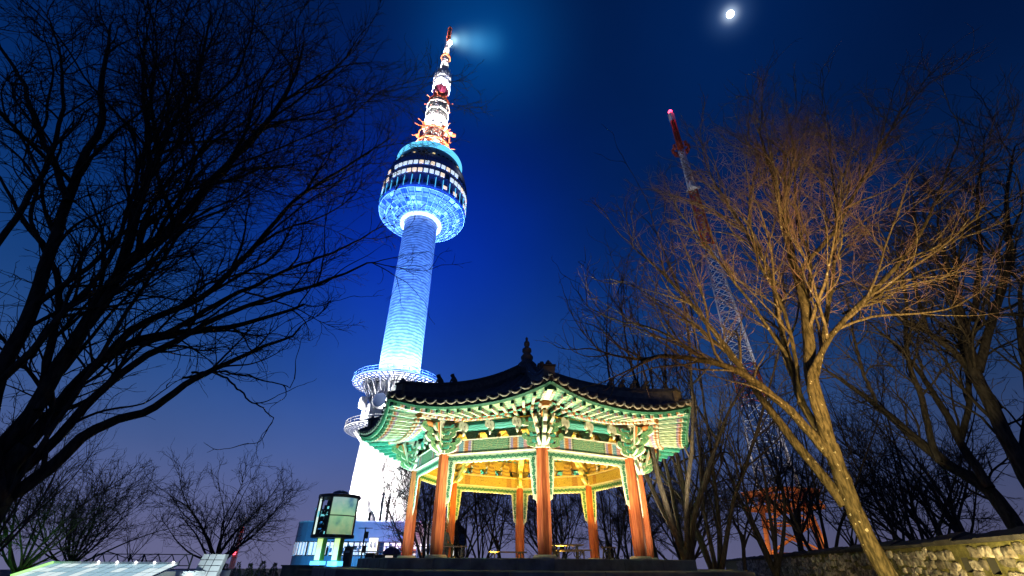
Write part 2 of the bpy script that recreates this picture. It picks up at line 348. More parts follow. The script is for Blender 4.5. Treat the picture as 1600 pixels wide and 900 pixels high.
# the lattice zone with lit trapezoid openings
lb = MB(); hc = [-1.17, -.39, .39, 1.17]; z0, z1 = h(3.695), h(3.985)
edges = [-1.78] + hc + [1.78]
lb.box((0, 0, z0 + .012), (3.5, .10, .024)); lb.box((0, 0, z1 - .012), (3.5, .10, .024))
for j in range(5):
    a, b2 = edges[j], edges[j + 1]; bl = a + (.25 if j > 0 else 0); tl = a + (.12 if j > 0 else 0); br = b2 - (.25 if j < 4 else 0); tr = b2 - (.12 if j < 4 else 0)
    lb.prism([(bl, z0 + .025), (br, z0 + .025), (tr, z1 - .025), (tl, z1 - .025)], -.04, .04, 0)
for j in range(5):
    a, b2 = edges[j], edges[j + 1]; bl = a + (.25 if j > 0 else 0); tl = a + (.12 if j > 0 else 0); br = b2 - (.25 if j < 4 else 0); tr = b2 - (.12 if j < 4 else 0)
    lb.prism([(bl, z0 + .03), (br, z0 + .03), (tr, z1 - .03), (tl, z1 - .03)], .045, .075, 1)  # gold backing, interior lamp light put into its colour
lb.box((0, .16, z0 + .012), (3.5, .20, .03), 1)
lat_me = lb.mesh('lattice_panel', [M_lattice, M_gold])
ib = MB(); ib.box((0, .145, h(3.45)), (2 * HW - .34, .02, .41)); ib.box((0, .235, h(4.19)), (3.3, .05, .42)); inner_me = ib.mesh('lamp_tint_board', M_innerbeam)  # added boards, coloured gold like lamp light on the inner faces
pb2 = MB(); pb2.tube([(-1.86, 0, h(4.17)), (1.86, 0, h(4.17))], .185, 8, smooth=False); pur_me = pb2.mesh('purlin', M_purlin)
# scroll brackets clasping the purlin
def scroll(x0, z0, L, rise, cr, sg=1, n=10, m=14, turns=1.35):
    p = []
    for j in range(n):
        t = j / n; p.append((x0 + sg * L * t, z0 + rise * t * t))
    cx, cz = x0 + sg * L, z0 + rise + cr
    for j in range(m):
        t = j / (m - 1); a = -PI / 2 + t * turns * 2 * PI; r = cr * (1 - .78 * t); p.append((cx + sg * r * math.cos(a), cz + r * math.sin(a)))
    return p
kb = MB()
kb.ribbon([(x * 1.0, z) for x, z in s_curl(0, h(4.13), .30, .62, 1)], .045, .06, Matrix.Translation((0, -.23, 0)) @ Matrix.Rotation(R(0), 4, 'Y'), 0, 1)
kb.tube([(.0, -.24, h(3.96)), (.04, -.27, h(3.84)), (.0, -.24, h(3.78))], [.06, .05, .02], 6, 1)
kb.box((0, -.10, h(4.0)), (.12, .24, .10), 2)
clasp_me = kb.mesh('scroll_bracket', [M_cream, M_cream, M_scroll])

kb = MB()
for dz in (0, .22): kb.ribbon([(x, z + dz) for x, z in s_curl(0, h(3.86), .46, .34, 1)], .04, .05, None, 0, 1)
kb.prism([(-.24, h(3.70)), (.24, h(3.70)), (.09, h(4.25)), (-.09, h(4.25))], .055, .10, 2)
inb_me = kb.mesh('inner_bracket', [M_gold, M_cream, M_goldboard])
# bracket sets above each column: carved arms curling outwards, sideways and inwards
def bracket_mesh():
    b = MB()
    Rad = Matrix(((0, -1, 0, 0), (-1, 0, 0, 0), (0, 0, 1, 0), (0, 0, 0, 1)))      # ribbon x -> outward (-y)
    for lv, (z, L) in enumerate(((3.34, .50), (3.62, .72), (3.92, .95))):
        b.ribbon(scroll(.05, h(z), L, .10, .10), [.085] * 10 + list(np.linspace(.07, .022, 14)), .06, Rad, 0, 1)
        b.ribbon(scroll(.05, h(z), L * .75, .12, .07), [.06] * 10 + list(np.linspace(.05, .018, 14)), .05, Matrix.Rotation(R(20), 4, 'Z') @ Rad, 0, 1)
        b.ribbon(scroll(.05, h(z), L * .75, .12, .07), [.06] * 10 + list(np.linspace(.05, .018, 14)), .05, Matrix.Rotation(R(-20), 4, 'Z') @ Rad, 0, 1)
        Inn = Matrix.Rotation(PI, 4, 'Z') @ Rad
        b.ribbon(scroll(.05, h(z), L * .9, .16, .09), [.085] * 10 + list(np.linspace(.07, .022, 14)), .07, Inn, 2, 2)
    for sg in (-1, 1):
        T = Matrix.Rotation(sg * R(22.5), 4, 'Z') @ Matrix.Translation((0, -.20, 0))
        for z, L, cr in ((3.30, .40, .085), (3.52, .55, .09), (3.78, .36, .08), (4.02, .62, .085)):
            b.ribbon(scroll(.05, h(z), L, .05, cr, sg), [.058] * 10 + list(np.linspace(.05, .018, 14)), .05, T, 0, 1)
            b.ribbon(scroll(.02, h(z + .13), L * .55, -.02, .05, sg), [.03] * 10 + list(np.linspace(.03, .014, 14)), .06, T, 3, 1)
    # the central prow and the two leaf-like struts beside it
    b.prism([(-.07, h(3.26)), (.07, h(3.26)), (.10, h(3.7)), (.05, h(4.35)), (-.05, h(4.35)), (-.10, h(3.7))], -.30, .2, 0, 1)
    for sg in (-1, 1):
        b.beam((sg * .06, -.32, h(3.42)), (sg * .30, -.62, h(4.25)), .05, .15, 4); b.beam((sg * .10, -.30, h(3.40)), (sg * .36, -.58, h(4.28)), .04, .10, 1)
    b.box((0, 0, h(3.30)), (.46, .46, .10), 1); b.box((0, 0, h(3.60)), (.34, .34, .10), 3)
    b.tube([(0, -.95, h(4.22)), (0, -.62, h(4.20))], .10, 10, 4)
    return b.mesh('bracket_set', [M_scroll, M_cream, M_gold, M_teal, M_orange])
br_me = bracket_mesh()
for k in range(8):
    loc, a = side_loc(k)
    t = put('tie_beam', beam_me, pav, loc, a); put('beam_trim', trim_me, t); put('lamp_tint_board', inner_me, t)
    put('carved_frieze', frieze_me, pav, loc, a); put('lattice_panel', lat_me, pav, loc, a)
    p = put('purlin', pur_me, pav, loc, a)
    for x in (-1.0, 0, 1.0): put('scroll_bracket', clasp_me, p, (x, 0, 0))
    for x in (-.8, 0, .8): put('inner_bracket', inb_me, p, (x, .34, 0))
    put('bracket_set', br_me, pav, polar(RC, k), PI / 4 * k)

# eaves: curves shared by rafters, boards and tiles (side frame)
EX = 2.774; EY = -(7.25 * math.cos(PI / 8) - AP)
def eave(s): return Vector((s * EX, EY + .20 * (1 - s * s), h(4.22 + .42 * abs(s) ** 2.3)))
def rend(s): return Vector((s * 2.30, -1.25 + .12 * (1 - s * s), h(4.10 + .36 * abs(s) ** 2.3)))
def rin(s): return Vector((s * 1.72, .25, h(4.50)))
def fin_(s): p = rend(s); q = rin(s); v = p.lerp(q, .28); v.z = p.z + .13; return Vector((v.x, v.y, v.z))
NR = 15; ss = [(-1 + 2 * (j + .5) / NR) for j in range(NR)]
def round_rafter(s, mb):
    a, b2 = rend(s), rin(s); mb.tube([a, b2], .062, 8, 0)
    d = (a - b2).normalized(); mb.tube([a + d * .004, a + d * .012], .05, 8, 1, smooth=False)
def flying_rafter(s, mb):
    a, b2 = eave(s) + Vector((0, .06, -.11)), fin_(s); mb.beam(b2, a, .085, .105)
    d = (a - b2).normalized(); mb.beam(a + d * .003, a + d * .012, .07, .09, 1)
rr = []; fr = []
for s in ss:
    m = MB(); round_rafter(s, m); rr.append(m.mesh('round_rafter', [M_rafter, M_orange])); m = MB(); flying_rafter(s, m); fr.append(m.mesh('flying_rafter', [M_flyer, M_dgreen]))
rest_r, rest_f = MB(), MB()
def grid_mesh(mb, rows, mi=0, smooth=True):
    n = len(rows[0]); vs = [p for r in rows for p in r]; fs = []
    for i in range(len(rows) - 1):
        for j in range(n - 1): fs.append((i * n + j, i * n + j + 1, (i + 1) * n + j + 1, (i + 1) * n + j))
    mb.add(vs, fs, mi, smooth)
SS = np.linspace(-1, 1, 41)
m = MB(); grid_mesh(m, [[rin(s) + Vector((s * .12, 0, .09)) for s in SS], [rend(s) + Vector((s * .04, 0, .075)) for s in SS]])
m2 = MB(); grid_mesh(m2, [[fin_(s) + Vector((s * .05, 0, .06)) for s in SS], [eave(s) + Vector((0, .02, -.045)) for s in SS]])
sof1 = m.mesh('rafter_board', M_tealboard); sof2 = m2.mesh('flying_rafter_board', M_tealboard)
m = MB(); m.tube([eave(s) + Vector((0, .0, .0)) for s in SS], .062, 4, 0, smooth=False); eb_me = m.mesh('eave_board', M_dgreen)
m = MB(); m.tube([rend(s) + Vector((0, .05, .115)) for s in SS], .030, 4, 0, smooth=False); m.tube([rend(s) + Vector((0, .12, .085)) for s in SS], .022, 4, 1, smooth=False); rl_me = m.mesh('rafter_end_board', [M_redline, M_teal])
# tiled roof field, one per side
APX = 7.50
def roof_pt(s, t):
    e = eave(s) + Vector((0, -.06, .14)); r1 = .45; top = Vector((s * r1 * math.sin(PI / 8), -(r1 * math.cos(PI / 8)) + AP, h(APX)))
    zm = eave(0).z + .14; lift = e.z - zm; z = zm + (top.z - zm) * (.56 * t + .44 * t * t) + lift * (1 - t) ** 2
    return Vector((e.x + (top.x - e.x) * t, e.y + (top.y - e.y) * t, z))
m = MB(); NX = 15 * 8; rows = []
for ti in range(25):
    t = ti / 24; row = []
    for xi in range(NX + 1):
        s = -1 + 2 * xi / NX; p = roof_pt(s, t); ph = (s * 7.5 * (1 - .9 * t) + .5) * 1.0
        p.z += .055 * (abs(math.cos(PI * ph)) * 2 - 1); row.append(p)
    rows.append(row)
grid_mesh(m, rows); grid_mesh(m, [[rows[0][j] for j in range(NX + 1)], [eave(-1 + 2 * j / NX) + Vector((0, .01, .05)) for j in range(NX + 1)]]); tile_me = m.mesh('roof_tiles', M_tile)
# scalloped lips of the pan tiles along the eave
m = MB()
for j in range(NR + 1):
    sa, sb = -1 + 2 * (j - .5) / NR, -1 + 2 * (j + .5) / NR; sa = max(-1, sa); sb = min(1, sb); up = []; lo = []
    for q in range(9):
        u = q / 8; e = eave(sa + (sb - sa) * u); sag = 4 * u * (1 - u) * .085
        up.append(e + Vector((0, -.10, .205 - sag))); lo.append(e + Vector((0, -.095, .155 - sag * 1.15)))
    rows = [up, lo, [p + Vector((0, .10, .03)) for p in lo]]; grid_mesh(m, rows)
    e = eave(sb if j < NR else 1); m.tube([e + Vector((0, -.13, .20)), e + Vector((0, .35, .33))], .058, 8, 1)
lip_me = m.mesh('eave_tile_row', [M_lip, M_tile])
VIS = (-2, -1, 0, 1)
for k in (-3, -2, -1, 0, 1, 2, 3, 4):
    loc, a = side_loc(k)
    put('rafter_board', sof1, pav, loc, a); put('flying_rafter_board', sof2, pav, loc, a); put('eave_board', eb_me, pav, loc, a); put('rafter_end_board', rl_me, pav, loc, a)
    rt = put('roof_tiles', tile_me, pav, loc, a); put('eave_tile_row', lip_me, rt)
    if k in VIS:
        for me in rr: put('round_rafter', me, pav, loc, a)
        for me in fr: put('flying_rafter', me, pav, loc, a)
    else:
        M = side_mat(k); q = MB(); [round_rafter(s, q) for s in ss]; b0 = len(rest_r.v); rest_r.add(q.v, q.f, 0, True, M); q = MB(); [flying_rafter(s, q) for s in ss]; rest_f.add(q.v, q.f, 0, False, M)
tag(rest_r.build('rear_round_rafters', M_teal, pav), kind='stuff'); tag(rest_f.build('rear_flying_rafters', M_teal, pav), kind='stuff')

# corner beams, hip ridges with end tiles and small figures
m = MB()
m.beam((0, -(4.4 - RC) , h(4.42)), (0, -(5.95 - RC), h(4.44)), .20, .24, 0); m.beam((0, -(5.4 - RC), h(4.58)), (0, -(7.12 - RC), h(4.56)), .18, .20, 0)
m.beam((0, -(5.945 - RC), h(4.44)), (0, -(5.99 - RC), h(4.44)), .24, .28, 1); m.beam((0, -(7.118 - RC), h(4.56)), (0, -(7.17 - RC), h(4.56)), .22, .25, 2)
cbm_me = m.mesh('corner_beam', [M_cream, M_orange, M_dgreen])
def hip_pt(t):                                 # on the hip, in the frame of a corner: y = -r
    p = side_mat(0) @ roof_pt(1, t); return Vector((0, -math.hypot(p.x, p.y), p.z))
m = MB(); TT = np.linspace(.07, .97, 26)
for i in range(len(TT) - 1):
    a, b2 = hip_pt(TT[i]), hip_pt(TT[i + 1]); ha = .36 if TT[i] < .8 else .30
    for w, lo, hi, mi in ((.30, -.05, .14, 0), (.24, .14, .40, 1), (.29, .40, .45, 0), (.17, .45, .54, 0)):
        vs = [p + Vector((sx * w / 2, 0, z)) for p in (a, b2) for sx, z in ((-1, lo), (1, lo), (1, hi), (-1, hi))]
        m.add(vs, [(0, 1, 5, 4), (1, 2, 6, 5), (2, 3, 7, 6), (3, 0, 4, 7)] + ([(3, 2, 1, 0)] if i == 0 else []), mi)
hip_me = m.mesh('hip_ridge', [M_tile, M_hipface])
m = MB(); p0 = hip_pt(.065); m.box((0, p0.y - .05, p0.z + .20), (.36, .12, .42), 0); m.box((0, p0.y - .05, p0.z + .43), (.42, .22, .05), 1)
m.tube([(x, p0.y - .14, p0.z - .02 + .05 * math.cos(x * 12)) for x in np.linspace(-.24, .24, 9)], .05, 6, 1)
m.tube([(0, p0.y + .02, p0.z + .45), (0, p0.y - .02, p0.z + .53), (0, p0.y + .02, p0.z + .64)], [.10, .11, .03], 7, 1)
reb_me = m.mesh('ridge_end_tile', [M_ridgeblock, M_tile])
m = MB()                                       # seated clay beast, a hand high
m.tube([(0, .10, 0), (0, .09, .10), (0, .03, .19), (0, -.02, .25)], [.10, .105, .08, .06], 8); m.tube([(0, .0, .24), (0, -.08, .28), (0, -.14, .26)], [.075, .08, .03], 8)
for sx in (-1, 1): m.tube([(sx * .05, -.02, .17), (sx * .055, -.09, .02)], [.035, .03], 6); m.tube([(sx * .04, -.03, .31), (sx * .05, -.02, .37)], [.025, .005], 5)
fig_me = m.mesh('roof_figure', M_tile)
for i in range(8):
    L = polar(RC, i); a = PI / 4 * i; put('corner_beam', cbm_me, pav, L, a)
    hr = put('hip_ridge', hip_me, pav, (0, 0, 0), a); put('ridge_end_tile', reb_me, hr)
    for t in ((.30, .40) if i in (7, 0) else (.22, .29, .36, .43)):
        p = hip_pt(t); put('roof_figure', fig_me, hr, (0, p.y, p.z + .52))
# finial
m = MB(); z = h(7.42)
m.lathe([(.0, z), (.62, z), (.66, z + .12), (.60, z + .22), (.66, z + .34), (.50, z + .5), (.42, z + .56), (.46, z + .66), (.34, z + .80), (.24, z + .86), (.29, z + .98), (.30, z + 1.08), (.20, z + 1.22), (.16, z + 1.27),
         (.23, z + 1.36), (.22, z + 1.50), (.12, z + 1.58), (.09, z + 1.63), (.14, z + 1.70), (.14, z + 1.84), (.07, z + 1.94), (.05, z + 1.99), (.075, z + 2.06), (0, z + 2.18)], 16)
m.build('finial', M_tile, pav)
# interior: golden timber ceiling
m = MB(); m.lathe([(4.50, h(4.44)), (2.6, h(5.35)), (.9, h(6.3)), (0, h(6.35))], 8, a0=PI / 8 * 0 - PI / 2, a1=2 * PI - PI / 2, smooth=False); m.build('ceiling_board', M_goldboard, pav)
for k in range(8):
    M = side_mat(k)
    for j, s in enumerate((-.75, -.45, -.15, .15, .45, .75)):
        m = MB(); a = M @ Vector((s * 1.75, .12, h(4.52))); b2 = a * .25; b2.z = h(6.02); m.tube([a, b2], .06, 7); m.build('ceiling_rafter', M_gold, pav)
    m = MB(); a = polar(4.45, k, h(3.95)); m.tube([a, polar(2.9, k, h(4.62)), polar(1.0, k, h(5.05))], [.15, .14, .12], 8); m.build('sloping_beam', M_gold, pav)
    m = MB(); m.tube([polar(2.6, k, h(4.85)), polar(2.6, k + 1, h(4.85))], .13, 8); m.build('ring_beam', M_gold, pav)

# floodlights of the pavilion
for k in range(8):
    a = PI / 4 * (k + .5); left = -math.sin(a + PRZ)
    c = Matrix.Translation((PCX, PCY, FLOOR)) @ Matrix.Rotation(PRZ, 4, 'Z')
    p = c @ Vector((5.75 * math.sin(a), -5.75 * math.cos(a), .12)); q = c @ Vector((5.05 * math.sin(a), -5.05 * math.cos(a), 4.2))
    colr = (.42, 1.0, .88) if left > .5 else ((1, .90, .56) if left < -.3 else (.95, 1.0, .74))
    spot('eave_floodlight', p, q, 1900, colr, 115, .7, .12)
    if k not in (2, 3, 4, 5):
        p = c @ Vector((5.80 * math.sin(a), -5.80 * math.cos(a), .14)); q = c @ Vector((4.6 * math.sin(a), -4.6 * math.cos(a), 1.7))
        spot('column_floodlight', p, q, 420, (1, .86, .62) if left < .5 else (.9, .95, 1), 140, .6, .12)
for k in range(4):
    a = PI / 2 * k + PI / 4; p = c @ Vector((1.9 * math.sin(a), -1.9 * math.cos(a), .25)); q = c @ Vector((2.6 * math.sin(a), -2.6 * math.cos(a), 4.2))
    spot('ceiling_floodlight', p, q, 2300, (1, .66, .07), 118, .6, .2)

# stone terrace under the pavilion
ter = empty('stone_terrace', (PCX, PCY, 0), PRZ, 'stepped grey stone terrace carrying the lit pavilion', 'terrace')
rnd = random.Random(4)
tiers = [(6.5, 1.62, 1.34), (8.1, 1.34, 1.05), (8.6, 1.05, .78), (9.0, .78, .52), (9.4, .52, .26), (9.8, .26, -.1)]
for ti, (r, zt, zb) in enumerate(tiers):
    m = MB(); ap = r * math.cos(PI / 8); hw = r * math.sin(PI / 8)
    m.lathe([(0, zt - .006), (r - .05, zt - .006), (r - .05, zb)], 8, 0, a0=-PI / 2, a1=1.5 * PI, smooth=False)
    nb = max(3, int(2 * hw / 1.15))
    for k in range(8):
        a = PI / 4 * (k + .5); M = Matrix.Rotation(a, 4, 'Z') @ Matrix.Translation((0, -ap, 0)); x = -hw
        cuts = [-hw] + sorted(-hw + 2 * hw * (j + rnd.uniform(-.2, .2)) / nb for j in range(1, nb)) + [hw]
        for x0, x1 in zip(cuts, cuts[1:]):
            zj = rnd.uniform(-.004, .004); yj = rnd.uniform(-.012, .012); w = .42
            vs = [(x0 + .006, yj, zb), (x1 - .006, yj, zb), (x1 - .006, yj, zt + zj - .03), (x0 + .006, yj, zt + zj - .03), (x0 + .006, yj + .02, zt + zj), (x1 - .006, yj + .02, zt + zj), (x1 - .006 - (.16 if x1 == hw else 0), w, zt + zj), (x0 + .006 + (.16 if x0 == -hw else 0), w, zt + zj)]
            m.add(vs, [(0, 1, 2, 3), (3, 2, 5, 4), (4, 5, 6, 7), (0, 3, 4, 7), (1, 6, 5, 2)], 0, False, M)
    m.build('step', M_stone, ter)

# ================================================================== the observation tower (236 m, about 125 m away)
TY = 123.0; TX = -.267 * TY
M_concrete = None
def shaft_mat():
    m, nt, b = newmat('shaft_concrete'); N = nt.nodes.new; L = nt.links.new; b.inputs['Roughness'].default_value = .75
    tc = N('ShaderNodeTexCoord'); wv = N('ShaderNodeTexWave'); wv.wave_type = 'BANDS'; wv.bands_direction = 'Z'; wv.inputs['Scale'].default_value = .30; wv.inputs['Distortion'].default_value = 4.5; wv.inputs['Detail'].default_value = 3; wv.inputs['Detail Scale'].default_value = 1.5
    L(tc.outputs['Object'], wv.inputs[0]); nz = N('ShaderNodeTexNoise'); nz.inputs['Scale'].default_value = .6; nz.inputs['Detail'].default_value = 7; L(tc.outputs['Object'], nz.inputs[0])
    r = N('ShaderNodeValToRGB'); r.color_ramp.elements[0].color = (.24, .27, .36, 1); r.color_ramp.elements[1].color = (.72, .73, .75, 1); L(wv.outputs[1], r.inputs[0])
    r2 = N('ShaderNodeValToRGB'); r2.color_ramp.elements[0].position = .35; r2.color_ramp.elements[0].color = (.6, .6, .62, 1); r2.color_ramp.elements[1].position = .62; r2.color_ramp.elements[1].color = (1, 1, 1, 1); L(nz.outputs[0], r2.inputs[0])
    mx = N('ShaderNodeMix'); mx.data_type = 'RGBA'; mx.blend_type = 'MULTIPLY'; mx.inputs[0].default_value = 1; L(r.outputs[0], mx.inputs[6]); L(r2.outputs[0], mx.inputs[7]); L(mx.outputs[2], b.inputs['Base Color'])
    return m
M_shaft = shaft_mat()
M_white_steel = pm('white_steel', (.70, .71, .72), (.78, .78, .79), 1.0, .5)
M_white_conc = pm('white_concrete', (.66, .66, .66), (.76, .76, .75), .3, .8, .1, 2)
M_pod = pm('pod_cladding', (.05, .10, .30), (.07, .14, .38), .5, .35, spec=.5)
M_podglass = pm('pod_dark_glass', (.01, .02, .05), rough=.12, spec=.6)
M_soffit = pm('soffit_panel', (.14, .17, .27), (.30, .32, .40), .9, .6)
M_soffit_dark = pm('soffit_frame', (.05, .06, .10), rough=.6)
M_win_warm = glow('lit_window_warm', (1, .74, .30), 1.0); M_win_pale = glow('lit_window_pale', (.80, .92, .86), .85); M_win_off = pm('unlit_window', (.02, .03, .05), rough=.1, spec=.6)
M_cyan = glow('cyan_light_strip', (.10, .62, 1.0), 1.05, (.1, .3, .4)); M_ringlight = glow('white_ring_light', (.62, .78, 1.0), 1.6)
M_red_steel = pm('orange_red_steel', (.55, .09, .03), (.62, .13, .05), 1.5, .5)
M_beacon = glow('beacon_white', (.85, .95, 1), 30)
M_dish_blue = pm('dish_cover', (.18, .25, .42), rough=.5)
tw = empty('observation_tower', (TX, TY, 0), 0, 'tall floodlit observation tower with round glazed pod and lattice antenna, blue against the night sky', 'tower')
rnd = random.Random(11)
# shafts
m = MB(); m.lathe([(7.9, -2), (7.6, 20), (7.2, 30)], 48); m.build('base_shaft', M_white_conc, tw)
m = MB(); m.lathe([(6.4, 30), (6.0, 46), (5.75, 108)], 48); m.build('shaft', M_shaft, tw)
# antenna decks: ring platforms with soffit ribs, struts and railings
def deck(z, r, depth, name, nst=24):
    m = MB(); m.lathe([(6.2, z + .1), (r, z + .55), (r, z + .95), (6.2, z + .75)], 56)
    d = m.build(name, M_white_steel, tw)
    m = MB()
    for k in range(nst * 2):
        a = 2 * PI * k / (nst * 2); u = Vector((math.cos(a), math.sin(a), 0)); m.beam(u * 6.3 + Vector((0, 0, z - .02)), u * (r - .1) + Vector((0, 0, z + .42)), .22, .30)
    for q in (.3, .52, .75, .97):
        rr_ = 6.3 + (r - 6.3) * q; m.tube([(rr_ * math.cos(a), rr_ * math.sin(a), z + .42 * q + .02) for a in np.linspace(0, 2 * PI, 57)[:-1]], .16, 5, closed=True)
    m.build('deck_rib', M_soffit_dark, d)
    m = MB()
    for k in range(nst):
        a = 2 * PI * k / nst; u = Vector((math.cos(a), math.sin(a), 0)); a2 = a + PI / nst; u2 = Vector((math.cos(a2), math.sin(a2), 0))
        m.tube([u * 6.5 + Vector((0, 0, z - depth)), u * (r * .78) + Vector((0, 0, z + .1))], .20, 5); m.tube([u * 6.5 + Vector((0, 0, z - depth)), u2 * (r * .6) + Vector((0, 0, z + .05))], .14, 5)
    m.build('deck_strut', M_white_steel, d)
    m = MB()
    for k in range(40):
        a = 2 * PI * k / 40; u = Vector((math.cos(a), math.sin(a), 0)) * (r - .15); m.tube([u + Vector((0, 0, z + .9)), u + Vector((0, 0, z + 2.2))], .09, 4)
    for zz in (1.5, 2.2): m.tube([((r - .15) * math.cos(a), (r - .15) * math.sin(a), z + zz) for a in np.linspace(0, 2 * PI, 57)[:-1]], .08, 4, closed=True)
    m.build('railing', M_white_steel, d)
deck(44.0, 12.4, 5.0, 'upper_antenna_deck'); deck(30.9, 12.0, 3.0, 'lower_antenna_deck')
# equipment neck between the decks, with dish aerials
m = MB(); m.lathe([(7.6, 31.5), (7.6, 38.0), (6.6, 38.7), (6.3, 44.0)], 40)
for k in range(12):
    a = 2 * PI * k / 12; m.box((7.9 * math.cos(a), 7.9 * math.sin(a), 35.2), (.9, .9, 6.4))
m.build('equipment_neck', M_white_conc, tw)
for ang, z, r, mt, face in ((-148, 38.2, 1.7, M_white_steel, None), (-100, 37.6, 2.1, M_dish_blue, None), (-60, 36, 1.6, M_white_steel, None)):
    a = R(ang); u = Vector((math.cos(a), math.sin(a), 0)); m = MB(); c0 = u * 8.0 + Vector((0, 0, z)); m.tube([c0, c0 + u * 1.3, c0 + u * 1.45], [r, r, r * .9], 24, 0); m.tube([c0 + u * 1.46, c0 + u * 1.52], [r * .88, r * .88], 24, 1, smooth=False)
    m.build('dish_aerial', [M_white_steel, mt], tw)
# pod -----------------------------------------------------------------
ZR, RR = 108.6, 15.4
m = MB(); m.lathe([(6.6, 104.4), (RR, ZR), (RR + .15, ZR + .8), (RR - .1, 112.0), (15.2, 122.5), (14.4, 126.0), (12.0, 128.5), (11.9, 133.2), (0, 133.6)], 64)
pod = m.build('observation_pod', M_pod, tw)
def cone_pt(q, a, off=0.0): r = 6.8 + (RR - .2 - 6.8) * q; return Vector((r * math.cos(a), r * math.sin(a), 104.5 + (ZR - .1 - 104.5) * q - off))
m = MB(); NS = 36
for k in range(NS):
    for j in range(6):
        if rnd.random() < .16: continue
        a0, a1 = 2 * PI * (k + .13) / NS, 2 * PI * (k + .87) / NS; q0, q1 = (j + .10) / 6, (j + .80) / 6; o = .14
        m.add([cone_pt(q0, a0, o), cone_pt(q0, a1, o), cone_pt(q1, a1, o), cone_pt(q1, a0, o)], [(0, 1, 2, 3)], 0 if rnd.random() < .75 else 1)
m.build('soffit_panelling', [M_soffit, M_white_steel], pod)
m = MB()
for k in range(NS): m.beam(cone_pt(0, 2 * PI * k / NS, .25), cone_pt(1, 2 * PI * k / NS, .25), .12, .28)
for q in (.34, .67, 1.0): m.tube([cone_pt(q, a, .25) for a in np.linspace(0, 2 * PI, 65)[:-1]], .14, 5, closed=True)
m.build('soffit_rib', M_white_steel, pod)
m = MB(); m.lathe([(6.0, 104.0), (7.3, 104.0), (7.3, 104.7), (6.0, 104.7)], 56, smooth=False); m.build('ring_light', M_ringlight, pod)
m = MB(); m.lathe([(11.9, 131.6), (12.75, 131.9), (12.75, 134.2), (11.9, 134.2)], 56, smooth=False); m.build('crown_light_ring', glow('crown_light', (.12, .60, 1.0), 1.35, (.05, .12, .16)), pod)
m = MB(); m.lathe([(12.2, 128.6), (12.2, 132.3)], 56); m.build('crown_wall', pm('crown_blue_wall', (.10, .22, .42), rough=.5), pod)
# rows of windows, each its own pane
def winrow(z, hgt, r, n, w, lit, arc=(-200, 20), rows=1):
    for k in range(n):
        a = R(arc[0] + (arc[1] - arc[0]) * (k + .5) / n); p = lit(k / n); mt = M_win_off if p == 0 else (M_win_warm if p == 1 else M_win_pale)
        m = MB(); m.box((0, -r, z), (w, .25, hgt)); put('window', m.mesh('window', mt), pod, (0, 0, 0), a + PI / 2)
def lit1(t): x = rnd.random(); return 0 if x < .08 else (1 if x < .45 else 2)
def lit2(t): x = rnd.random(); return 0 if (x < .25 or t > .75) else (1 if x < .55 else 2)
def lit3(t): return 1 if (t > .6 and rnd.random() < .6) or rnd.random() < .12 else 0
winrow(110.9, 1.5, RR + .02, 26, 1.6, lit3); winrow(116.2, 1.7, 15.42, 30, 1.42, lit1); winrow(120.2, 1.6, 15.30, 30, 1.42, lit2); winrow(126.9, .7, 13.75, 30, .9, lambda t: 1 if rnd.random() < .5 else 0)
for k in range(22):
    a = R(-200 + 220 * (k + .5) / 22); m = MB(); m.box((0, -15.55, 111.6), (.20, .16, 4.6)); put('light_strip', m.mesh('light_strip', M_cyan), pod, (0, 0, 0), a + PI / 2)
# lattice antenna mast
def lattice(mb, z0, z1, r0, r1, nleg=8, nb=6, leg=.22, br=.13, mi=0, mib=0):
    P = lambda k, t: Vector(((r0 + (r1 - r0) * t) * math.cos(2 * PI * k / nleg), (r0 + (r1 - r0) * t) * math.sin(2 * PI * k / nleg), z0 + (z1 - z0) * t))
    for k in range(nleg):
        mb.tube([P(k, 0), P(k, 1)], leg, 5, mi)
        for j in range(nb):
            t0, t1 = j / nb, (j + 1) / nb
            mb.tube([P(k, t0), P(k + 1, t1)], br, 4, mib); mb.tube([P(k + 1, t0), P(k, t1)], br, 4, mib); mb.tube([P(k, t1), P(k + 1, t1)], br, 4, mib)
def ring(mb, z, r, rad, mi=0, n=28): mb.tube([(r * math.cos(a), r * math.sin(a), z) for a in np.linspace(0, 2 * PI, n + 1)[:-1]], rad, 6, mi, closed=True)
spire = empty('antenna_spire'); spire.parent = tw
m = MB(); lattice(m, 133.5, 151, 8.2, 5.6, 8, 4, .24, .15, 0, 0); lattice(m, 133.5, 156, 4.6, 3.8, 6, 5, .24, .16, 1, 1); ring(m, 144, 7.0, .3); ring(m, 151, 6.4, .35)
for k in range(14):
    a = rnd.uniform(0, 2 * PI); z = rnd.uniform(141, 158); u = Vector((math.cos(a), math.sin(a), 0)); m.box(u * rnd.uniform(5.5, 8.6) + Vector((0, 0, z)), (1.5, 1.5, .5), 0); m.beam(u * 4 + Vector((0, 0, z)), u * 9.0 + Vector((0, 0, z)), .3, .3, 0)
m.build('lattice_base', [M_red_steel, M_white_steel], spire)
m = MB(); lattice(m, 151, 173, 4.6, 4.0, 10, 7, .20, .13, 0, 0); lattice(m, 151, 173, 2.4, 2.4, 6, 7, .22, .15, 0, 0)
for z in (155, 160, 165, 170): ring(m, z, 4.8, .22)
m.build('white_lattice', M_white_steel, spire)
m = MB(); ring(m, 173.5, 4.2, .55); ring(m, 175.5, 3.4, .35); lattice(m, 172, 178, 3.4, 3.0, 8, 2, .26, .2)
for k in range(8): a = 2 * PI * k / 8; m.beam((2 * math.cos(a), 2 * math.sin(a), 173.5), (6.4 * math.cos(a), 6.4 * math.sin(a), 173.5), .25, .25)
m.build('orange_collar', M_red_steel, spire)
m = MB(); m.lathe([(2.3, 178), (2.3, 184)], 20)
